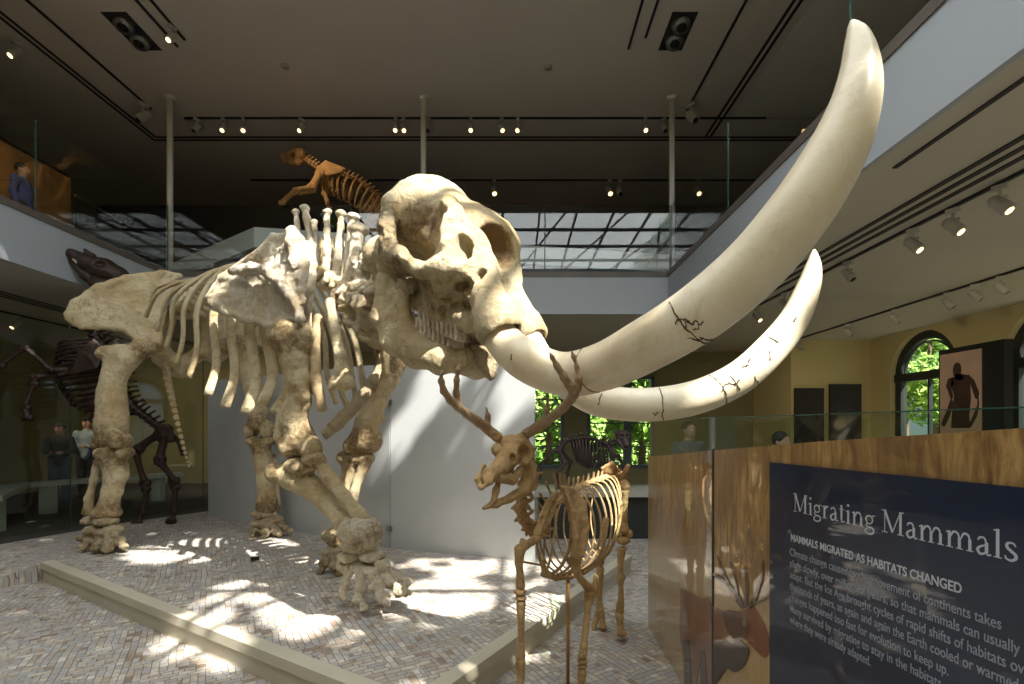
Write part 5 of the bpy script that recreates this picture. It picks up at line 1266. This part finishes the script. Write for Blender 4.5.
# ---- people ----------------------------------------------------------
skin = plain('skin', (.42,.25,.17), .5)
def person(loc, h, rz, lab, top, legs, hair, hat=False, arms='down', bust=False):
    """a standing adult: continuous body, hair, shirt and trousers as children; local metres, facing -Y"""
    r = local_root('person', loc, rz, lab, 'person'); s = h/1.75
    v = SDF(.03)
    v.ell((0,-.01,1.63),(.078,.098,.118)); v.cap((0,.0,1.42),(0,-.005,1.55),.055,.052)
    v.ell((0,-.045,1.565),(.05,.05,.045)); v.cap((0,-.098,1.64),(0,-.118,1.605),.010,.016,k=.01)
    for q in (-1,1):
        v.ell((q*.08,.0,1.62),(.012,.022,.034),k=.006); v.ell((q*.033,-.101,1.645),(.019,.014,.011),op='s',k=.01)
    v.cap((-.028,-.104,1.572),(.028,-.104,1.572),.0055,.0055,op='s',k=.006)
    v.path([(0,0,1.44,.07),(0,0,1.32,.13),(0,0,1.12,.13),(0,0,.98,.145)],k=.06); v.ell((0,0,1.34),(.20,.11,.12))
    for q in (-1,1):
        v.path([(q*.09,0,.95,.095),(q*.095,-.01,.52,.062),(q*.10,.02,.10,.042)]); v.path([(q*.10,.03,.05,.04),(q*.105,-.14,.035,.032)])
        ar = [(q*.19,0,1.40,.055),(q*.245,.02,1.13,.045),(q*.25,-.06,.88,.03)] if arms == 'down' else [(q*.19,0,1.40,.055),(q*.235,-.02,1.14,.045),(q*.10,-.24,1.12,.03)]
        v.path(ar); e = ar[-1]; b = ar[-2]; dd = Vector((e[0]-b[0],e[1]-b[1],e[2]-b[2])).normalized(); pc = Vector(e[:3])+dd*.05
        v.ell(T(pc),(.022,.036,.04),k=.02); sd = dd.cross(Vector((0,1,0) if abs(dd.y) < .7 else (0,0,1))).normalized(); sd2 = dd.cross(sd)
        for m in range(4): a = pc+dd*.03+sd2*(m-1.5)*.017; v.cap(T(a), T(a+dd*(.055,.065,.06,.048)[m]+sd*.012), .0085, .007, k=.006)
        v.cap(T(pc-sd2*.02), T(pc-sd2*.045+dd*.035), .010, .008, k=.008)
    body = v.build('body', skin, r, h=.011, seed=2)
    v = SDF(.03); v.path([(0,0,1.44,.085),(0,0,1.30,.145),(0,0,1.10,.145),(0,0,.93,.16)],k=.06); v.ell((0,0,1.35),(.215,.125,.125))
    for q in (-1,1):
        ar = [(q*.19,0,1.40,.068),(q*.245,.02,1.13,.058),(q*.25,-.05,.92,.044)] if arms == 'down' else [(q*.19,0,1.40,.068),(q*.235,-.02,1.14,.058),(q*.12,-.22,1.12,.044)]
        v.path(ar)
    v.ell((0,-.0,1.50),(.06,.06,.05),op='s'); v.build('shirt', top, r, h=.012, noise=((.008,.09),), seed=4)
    v = SDF(.03)
    for q in (-1,1): v.path([(q*.085,0,.95,.12),(q*.095,-.01,.52,.085),(q*.10,.02,.12,.065)])
    v.build('trousers', legs, r, h=.013, noise=((.008,.09),), seed=5)
    for q in (-1,1): SDF(.02).path([(q*.10,.04,.045,.05),(q*.105,-.15,.035,.04)]).build('shoe', M['black'], r, h=.011)
    v = SDF(.02); v.ell((0,.012,1.665),(.09,.105,.10)); v.ell((0,-.09,1.60),(.075,.06,.075),op='s')
    if hat: v.path([(0,-.09,1.70,.03),(0,-.15,1.69,.012)])
    v.build('hat' if hat else 'hair', hair, r, h=.011, noise=((.005,.03),), seed=6)
    r.scale = (s,s,s); return r
navy = plain('navy_cloth', (.02,.03,.07), .85); blue = plain('blue_shirt', (.05,.08,.22), .85); paleb = plain('pale_blue_shirt', (.25,.32,.38), .85); darkc = plain('dark_jacket', (.02,.02,.022), .85)
hairm = plain('dark_hair', (.02,.015,.012), .7); greyc = plain('grey_shirt', (.10,.11,.12), .85); denim = plain('denim', (.04,.06,.11), .85)
person((P(60,440,10.6).x,10.6,0), 1.70, .5, 'person in dark jacket and dark cap leaning at the back left case', darkc, denim, darkc, True, 'fwd')
person((P(87,440,11.6).x,11.6,0), 1.84, .3, 'person in pale blue shirt and hat behind the mammoth hind leg', paleb, darkc, hairm, True, 'fwd')
person((P(22,180,8.7).x,8.7,ZU-.02), 1.62, 1.9, 'person in blue shirt on the upper floor at the left edge', blue, darkc, hairm)
person((P(689,430,7.0).x,7.0,0), 1.69, .15, 'solid stand-in for a reflected person in dark grey shirt, behind the mural glass near the seam', greyc, darkc, hairm, False, 'fwd')  # solid figure modelled in place of a reflection in the glass
person((P(781,436,5.6).x,5.6,0), 1.55, .5, 'person with dark hair barely showing above the mural, under the dark panels', darkc, darkc, hairm)

# ---- upper floor: wooden screen and handrail on the left
ws = root('wooden_screen', (-8.9, 8.0, ZU-.02), 'orange wooden screen on the upper floor at the left', 'screen')
MB().box((-8.96,4.0,ZU-.02),(-8.90,10.0,6.58)).build('panel', M['orange_wood'], ws)
MB().box((-8.97,4.0,6.58),(-8.88,10.0,6.62)).build('cap_rail', M['black'], ws)
hr = MB().tube([P(75,195,9.9), P(122,222,12.6)], .02, 8)
ho = root('handrail', (-8.9,11.0,ZU-.02), 'thin bright handrail sloping down on the dark upper floor', 'handrail')
hr.build('rail', plain('brass',(.55,.45,.28),.3,.8), ho)
for q in (P(76,196,9.95), P(121,222,12.55)): MB().tube([q, Vector((q.x,q.y,ZU-.02))], .018, 8).build('post', M['black'], ho)

# ---- framed figure by the arched windows ----------------------------
fr = root('display_board', (7.85, 8.7, 0), 'tall black framed board showing a bare dark figure before the window', 'display board')
MB().box((7.83,8.02,0),(7.98,9.26,3.03)).build('frame', M['black'], fr)
pic = MB().box((7.818,8.40,1.1),(7.832,9.22,2.94)).build('picture', plain('pinkish_print',(.62,.44,.36),.6,var=.1,scale=1.2), fr)
def F2(px, py):      # a point on the plane of the board
    D = 7.814*F/(px-CX); return (D, EYE-(py-HZ)*D/F)
def flat(parts, nm, mat, x=7.8175):
    mb = MB()
    for kind, q in parts:
        if kind == 'poly': pts = [F2(*p) for p in q]
        else:
            c = F2(q[0],q[1]); pts = [(c[0]+q[2]*math.cos(2*PI*i/16), c[1]+q[3]*math.sin(2*PI*i/16)) for i in range(16)]
        n = len(pts); mb.add([(x,p[0],p[1]) for p in pts]+[(x-.004,p[0],p[1]) for p in pts], [tuple(range(n)), tuple(range(2*n-1,n-1,-1))]+[(i,(i+1)%n,n+(i+1)%n,n+i) for i in range(n)])
    return mb.build(nm, mat, pic)
flat([('poly',[(952,378),(951,385),(954,396),(952,412),(951,428),(970,428),(969,415),(971,398),(970,382),(968,375),(962,374),(957,376)]),('ell',(957,370,.085,.135)),
      ('poly',[(953,377),(948,379),(946,386),(949,394),(951,400),(953,397),(951,388),(954,384)]),('poly',[(951,398),(946,412),(941,424),(944,427),(948,420),(954,404)]),('poly',[(968,374),(974,380),(979,392),(978,400),(975,398),(971,386)]),('poly',[(978,393),(977,406),(971,420),(966,428),(971,427),(977,416),(979,404)]),('poly',[(955,374),(955,380),(963,380),(962,374)])],
     'printed_figure', plain('figure_print',(.055,.03,.022),.7,var=.35,scale=6))
for xa, xb, yt, lab in ((6.88,7.58,388,'dark text panel on the back wall, left of two'),(7.74,8.5,384,'dark text panel on the back wall, right of two')):
    b = MB().box((xa,12.30,.7),(xb,12.38,EYE+(HZ-yt)*12.3/F)); o = b.build('text_panel', plain('maroon_black_panel',(.022,.014,.014),.5)); tag(o, lab, 'text panel', 'text panels on the back wall')

# ================================================================== THE MURAL GLASS AND SIGN, FRONT RIGHT
S1, S0, SA = .172, 1.022, .030
DS = 2.594                                   # depth of the seam
def lineB(D): return S0+S1*(DS-D)            # x of the near pane at depth D
def lineA(D): return S0+SA*(D-DS)
def onB(px, py, off=0.0):
    q = (px-CX)/F; D = (S0+S1*DS)/(q+S1); n = Vector((-1,-S1,0)).normalized(); v_ = Vector((lineB(D), D, EYE-(py-HZ)*D/F)); return v_+n*off
def onA(px, py, off=0.0):
    q = (px-CX)/F; D = (S0-SA*DS)/(q-SA); return Vector((lineA(D), D, EYE-(py-HZ)*D/F))+Vector((-1,.04,0))*off
def mural_mat():
    m, t, b = nt('grassland_print'); co = coords(t)
    mp = N(t, 'Mapping'); L(t, co, mp.inputs[0]); mp.inputs['Scale'].default_value = (1,1,.16)
    n1 = noise_tex(t, mp.outputs[0], 26, 7, .7, .6)
    c1 = ramp(t, n1, [(.32,(.10,.052,.018)),(.48,(.30,.17,.06)),(.62,(.50,.32,.12)),(.8,(.66,.48,.22))])
    n2 = noise_tex(t, co, 3.0, 4)
    c2 = mixc(t, ramp(t, n2, [(.42,(0,0,0)),(.62,(.7,.7,.7))]), c1, (.20,.11,.04))
    sp = N(t, 'SeparateXYZ'); L(t, co, sp.inputs[0])
    lowland = ramp(t, sp.outputs[2], [(.75,(.65,.65,.65)),(1.12,(0,0,0))])
    c3 = mixc(t, lowland, c2, (.50,.35,.17))
    L(t, c3, b.inputs['Base Color']); b.inputs['Roughness'].default_value = .35
    b.inputs['Coat Weight'].default_value = 1.0; b.inputs['Coat Roughness'].default_value = .015; b.inputs['Coat IOR'].default_value = 1.75
    return m
M['mural'] = mural_mat()
def gloss(name, c, coat=1.0, ior=1.6):
    m, t, b = nt(name); co = coords(t); n = noise_tex(t, co, 3, 3)
    L(t, ramp(t, n, [(.3, tuple(x*.85 for x in c)), (.7, tuple(x*1.15 for x in c))]), b.inputs['Base Color'])
    b.inputs['Roughness'].default_value = .4; b.inputs['Coat Weight'].default_value = coat; b.inputs['Coat Roughness'].default_value = .015; b.inputs['Coat IOR'].default_value = ior
    return m
mur = root('mural_glass', (1.0, 2.54, 0), 'glass barrier printed with golden grassland and an elk, front right', 'mural')
def vpane(pts_xy_z, nm, mat, th, par):
    """wall strip whose top follows a list of (x,y,z); thickness away from the viewer"""
    mb = MB(); n = len(pts_xy_z)
    a = [(x,y,0.0) for x,y,z in pts_xy_z]; b = [(x,y,z) for x,y,z in pts_xy_z]; q = len(a)
    vs = a+b+[(x+th,y+.2*th,z) for x,y,z in a]+[(x+th,y+.2*th,z) for x,y,z in b]; fs = []
    for i in range(q-1): fs += [(i,i+1,q+i+1,q+i),(2*q+i+1,2*q+i,3*q+i,3*q+i+1),(q+i,q+i+1,3*q+i+1,3*q+i),(i+1,i,2*q+i,2*q+i+1)]
    fs += [(0,q,3*q,2*q),(q-1,2*q-1+0,4*q-1,3*q-1)]
    return mb.add(vs, fs).build(nm, mat, par)
DE = .95
far_top, mid_top, near_top = 1.37, 1.485, 1.632
pA = vpane([(lineA(4.03),4.03,far_top),(lineA(3.3),3.3,1.425),(lineA(2.600),2.600,mid_top)], 'printed_grassland', M['mural'], .012, mur)
pB = vpane([(lineB(2.588),2.588,mid_top),(lineB(1.9),1.9,1.548),(lineB(1.236),1.236,1.600),(lineB(DE),DE,near_top)], 'printed_grassland', M['mural'], .012, mur)
def gp(f, d0, d1, z0, z1):
    a, b = Vector((f(d0),d0)), Vector((f(d1),d1)); n = Vector((.010,.002))
    g = MB().prism([a+n*1.4,b+n*1.4,b+n*2.3,a+n*2.3],0.0,z1).build('glass_pane', M['glass_green'], mur)
    MB().prism([a+n*1.4,b+n*1.4,b+n*2.3,a+n*2.3],z1,z1+.004).build('pane_edge', M['glass_edge'], g)
gp(lineA, 4.03, 2.604, 0, 1.655); gp(lineB, 2.584, DE, 0, 1.65)
MB().prism([(S0-.004,2.586),(S0+.014,2.586),(S0+.014,2.602),(S0-.004,2.602)],0,1.49).build('seam', M['shadow_gap'], mur)
# printed elk: flat artwork on the pane
def art(polys, nm, mat, f, off, par, thick=.0012):
    mb = MB()
    for q in polys:
        if len(q) > 5: q = [tuple(x) for x in catmull(list(q)+[q[0]], 3)[:-1]]
        a = [f(x,y,off) for x,y in q]; b = [f(x,y,off+thick) for x,y in q]; n = len(a)
        mb.add(a+b, [tuple(range(n)), tuple(range(2*n-1,n-1,-1))]+[(i,(i+1)%n,n+(i+1)%n,n+i) for i in range(n)])
    return mb.build(nm, mat, par)
elk1 = gloss('elk_print', (.20,.07,.03)); elk2 = gloss('elk_dark_print', (.035,.018,.012)); elk3 = gloss('elk_antler_print', (.12,.075,.05))
def strip(pts, w0, w1):
    out = []; n = len(pts)
    for i in range(n-1):
        a, b = Vector(pts[i]), Vector(pts[i+1]); d = (b-a).normalized(); nn = Vector((-d.y,d.x)); wa = w0+(w1-w0)*i/(n-1); wb = w0+(w1-w0)*(i+1)/(n-1)
        out.append([tuple(a+nn*wa),tuple(b+nn*wb),tuple(b-nn*wb),tuple(a-nn*wa)])
    return out
art([[(681,588),(690,592),(700,598),(712.6,606),(712.6,684),(708,700),(700,700),(700,665),(694,700),(686,700),(684,665),(680,630)]], 'printed_elk', elk1, onA, .002, pA)
art([[(713.6,606),(728,612),(744,610),(752,606),(758,612),(764,622),(769,636),(770,650),(766,658),(758,652),(748,642),(738,640),(728,642),(720,652),(716,680),(713.6,690)]], 'printed_elk', elk1, onB, .002, pB)
art([[(684,640),(690,640),(692,684),(686,684)],[(700,650),(705,650),(708,684),(702,684)]], 'printed_shadow', elk2, onA, .0036, pA)
art([[(722,612),(732,610),(744,616),(750,628),(744,640),(732,636),(726,626)]], 'printed_mane', gloss('elk_mane_print', (.09,.035,.02)), onB, .0034, pB)
art([[(713.6,645),(724,640),(740,640),(750,650),(745,665),(735,672),(728,668),(722,676),(713.6,684)],[(747,606),(741,598),(736,600),(742,609)]], 'printed_shadow', elk2, onB, .0036, pB)
art(strip([(744,608),(738,596),(728,584),(716,575),(714,574)],2.2,1.4)+strip([(750,607),(756,597),(762,580),(764,560)],2.0,.8)+strip([(738,596),(736,580),(731,562)],1.4,.6)+strip([(746,606),(748,590),(746,566)],1.6,.6)+strip([(730,586),(722,568),(718,556)],1.3,.6)+strip([(752,604),(765,600),(770,596)],1.4,.6), 'printed_antler', elk3, onB, .0050, pB)
# ---- dark blue sign
def sgn(D0, D1, z0, z1, off0, off1, nm, mat, par):
    n = Vector((-1,-S1,0)).normalized(); a = Vector((lineB(D0),D0,0)); b = Vector((lineB(D1),D1,0)); mb = MB()
    pts = [a+n*off0, b+n*off0, b+n*off1, a+n*off1]; mb.prism([(p.x,p.y) for p in pts], z0, z1); return mb.build(nm, mat, par)
sign = root('exhibit_sign', (lineB(1.6)-.01, 1.6, .35), 'dark blue glossy sign reading Migrating Mammals on the mural glass', 'sign')
sg = sgn(2.146, DE+.03, .35, 1.4535, .0066, .0120, 'board', gloss('navy_sign', (.003,.012,.040), 1.0, 1.5), sign)
ink = plain('pale_lettering', (.50,.53,.60), .5, var=.02)
ink2 = plain('grey_lettering', (.27,.30,.36), .5, var=.02)
nB = Vector((-1,-S1,0)).normalized(); uB = Vector((S1,-1,0)).normalized()      # along the text, towards the camera
MT = Matrix((uB, UP, nB)).transposed().to_4x4()
def textline(body, D, z, size, width, mat, bold=0.0):
    c = bpy.data.curves.new('lettering', 'FONT'); c.body = body; c.size = size; c.extrude = .0004; c.offset = bold; c.materials.append(mat)
    o = bpy.data.objects.new('lettering', c); col.objects.link(o)
    p = Vector((lineB(D), D, z))+nB*.0126
    o.parent = sign; o.matrix_parent_inverse = Matrix.Translation(-sign.location)
    bpy.context.view_layer.update()
    wd = max(o.dimensions.x, 1e-3); sx = width/wd
    me = bpy.data.meshes.new_from_object(o.evaluated_get(bpy.context.evaluated_depsgraph_get())); bpy.data.objects.remove(o)
    me.transform(Matrix.Translation(p) @ MT @ Matrix.Diagonal((sx,1,1,1)))
    return link('lettering', me, None, sign)
textline('MAMMALS MIGRATED AS HABITATS CHANGED', 2.020, 1.146, .040, .657, ink, .0007)
for i, (s_, w_) in enumerate((('Climate change caused by the movement of continents takes',.726),('place slowly, over millions of years, so that mammals can usually',.765),('adapt. But the Ice Age brought cycles of rapid shifts of habitats over',.80),('thousands of years, as again and again the Earth cooled or warmed. Many',.84),('changes happened too fast for evolution to keep up.',.60),('Many survived by migrating to stay in the habitats',.58),('where they were already adapted.',.36))):
    textline(s_, 2.025, 1.086-.0455*i, .043, w_*1.045, ink2, .0002)
# serif capitals and small letters drawn as strokes (unit: capital height)
def gl_stroke(pts, w0, w1=None, n=6):
    c = catmull([tuple(p) for p in pts], n) if len(pts) > 2 else [np.array(p, float) for p in pts]
    out = []; m = len(c)
    for i in range(m):
        d = c[min(i+1,m-1)]-c[max(i-1,0)]; d = d/np.linalg.norm(d)
        ww = w0 if w1 is None else w0+(w1-w0)*math.sin(PI*i/(m-1)) 
        out.append((c[i]+np.array([-d[1],d[0]])*ww/2, c[i]-np.array([-d[1],d[0]])*ww/2))
    return [[out[i][0], out[i+1][0], out[i+1][1], out[i][1]] for i in range(m-1)]
TH, TN = .105, .042
def bar(x0, x1, y, h=.035): return [[(x0,y),(x1,y),(x1,y+h),(x0,y+h)]]
def vst(x, y0, y1, w=TH): return [[(x-w/2,y0),(x+w/2,y0),(x+w/2,y1),(x-w/2,y1)]]
XH = .64
def arch(x0, x1, w=TH): return gl_stroke([(x0,XH*.62),(x0+(x1-x0)*.35,XH*.97),(x0+(x1-x0)*.8,XH*.93),(x1,XH*.66)], TN, .085)+vst(x1,0,XH*.70,w)
G = {
 'M': (1.06, vst(.17,0,1,TN)+bar(.04,.30,0)+bar(.02,.20,.965)+gl_stroke([(.17,1.0),(.52,.06)],TH)+gl_stroke([(.52,.06),(.87,1.0)],TN)+vst(.87,0,1,TH+.01)+bar(.73,1.02,0)+bar(.84,1.02,.965)),
 'i': (.33, vst(.165,0,XH)+bar(.04,.29,0)+gl_stroke([(.04,XH-.07),(.165,XH-.01)],.045)+[[(.165+.065*math.cos(a*PI/5),.88+.065*math.sin(a*PI/5)) for a in range(10)]]),
 'l': (.33, vst(.165,0,1.03)+bar(.04,.29,0)+gl_stroke([(.04,.96),(.165,1.01)],.045)),
 'r': (.45, vst(.16,0,XH)+bar(.04,.31,0)+gl_stroke([(.04,XH-.07),(.16,XH-.01)],.045)+gl_stroke([(.19,XH*.66),(.29,XH*.96),(.40,XH*.93)],TN,.09)),
 'n': (.68, vst(.16,0,XH)+bar(.04,.29,0)+gl_stroke([(.04,XH-.07),(.16,XH-.01)],.045)+arch(.19,.52)+bar(.40,.65,0)),
 'm': (1.02, vst(.16,0,XH)+bar(.04,.29,0)+gl_stroke([(.04,XH-.07),(.16,XH-.01)],.045)+arch(.19,.51)+bar(.39,.63,0)+arch(.55,.86)+bar(.74,.98,0)),
 't': (.38, vst(.17,.09,.84)+bar(.03,.34,XH-.035)+gl_stroke([(.17,.12),(.21,.015),(.34,.06)],.08,.05)),
 'a': (.54, vst(.37,.08,XH*.72)+gl_stroke([(.37,.10),(.41,.01),(.51,.05)],.07,.05)+gl_stroke([(.10,XH*.78),(.16,XH*.95),(.30,XH*.95),(.37,XH*.68)],.045,.075)+gl_stroke([(.37,XH*.58),(.20,XH*.46),(.09,.17),(.16,.02),(.28,.04),(.36,.13)],.05,.095)),
 's': (.45, gl_stroke([(.36,XH*.80),(.28,XH*.97),(.13,XH*.93),(.11,XH*.72),(.22,XH*.54),(.35,XH*.36),(.35,.10),(.22,.01),(.08,.06),(.06,.16)],.04,.105,5)),
 'g': (.56, gl_stroke([(.25,.60),(.12,.53),(.09,.40),(.14,.27),(.25,.22),(.36,.27),(.41,.40),(.37,.54),(.25,.60)],.075,.06,5)+gl_stroke([(.38,.56),(.46,.62),(.53,.61)],.05)+gl_stroke([(.16,.25),(.10,.14),(.18,.06),(.36,.05),(.46,-.03),(.44,-.17),(.26,-.25),(.08,-.20),(.06,-.09),(.16,-.0)],.05,.08,5)),
 ' ': (.26, [])}
cap = .072; x = 0; wtot = sum(G[ch_][0] for ch_ in 'Migrating Mammals'); target = .782; sx = target/(wtot*cap)
for ch_ in 'Migrating Mammals':
    adv, quads = G[ch_]
    if quads:
        mb = MB()
        for k_, q in enumerate(quads):
            pts = [Vector((lineB(2.008), 2.008, 1.267))+uB*(x+p[0]*cap*sx)+UP*(p[1]*cap)+nB*(.0125+.00004*(k_%5)) for p in q]
            mb.add(pts, [tuple(range(len(pts)))])
        mb.build('letter', ink, sign)
    x += adv*cap*sx
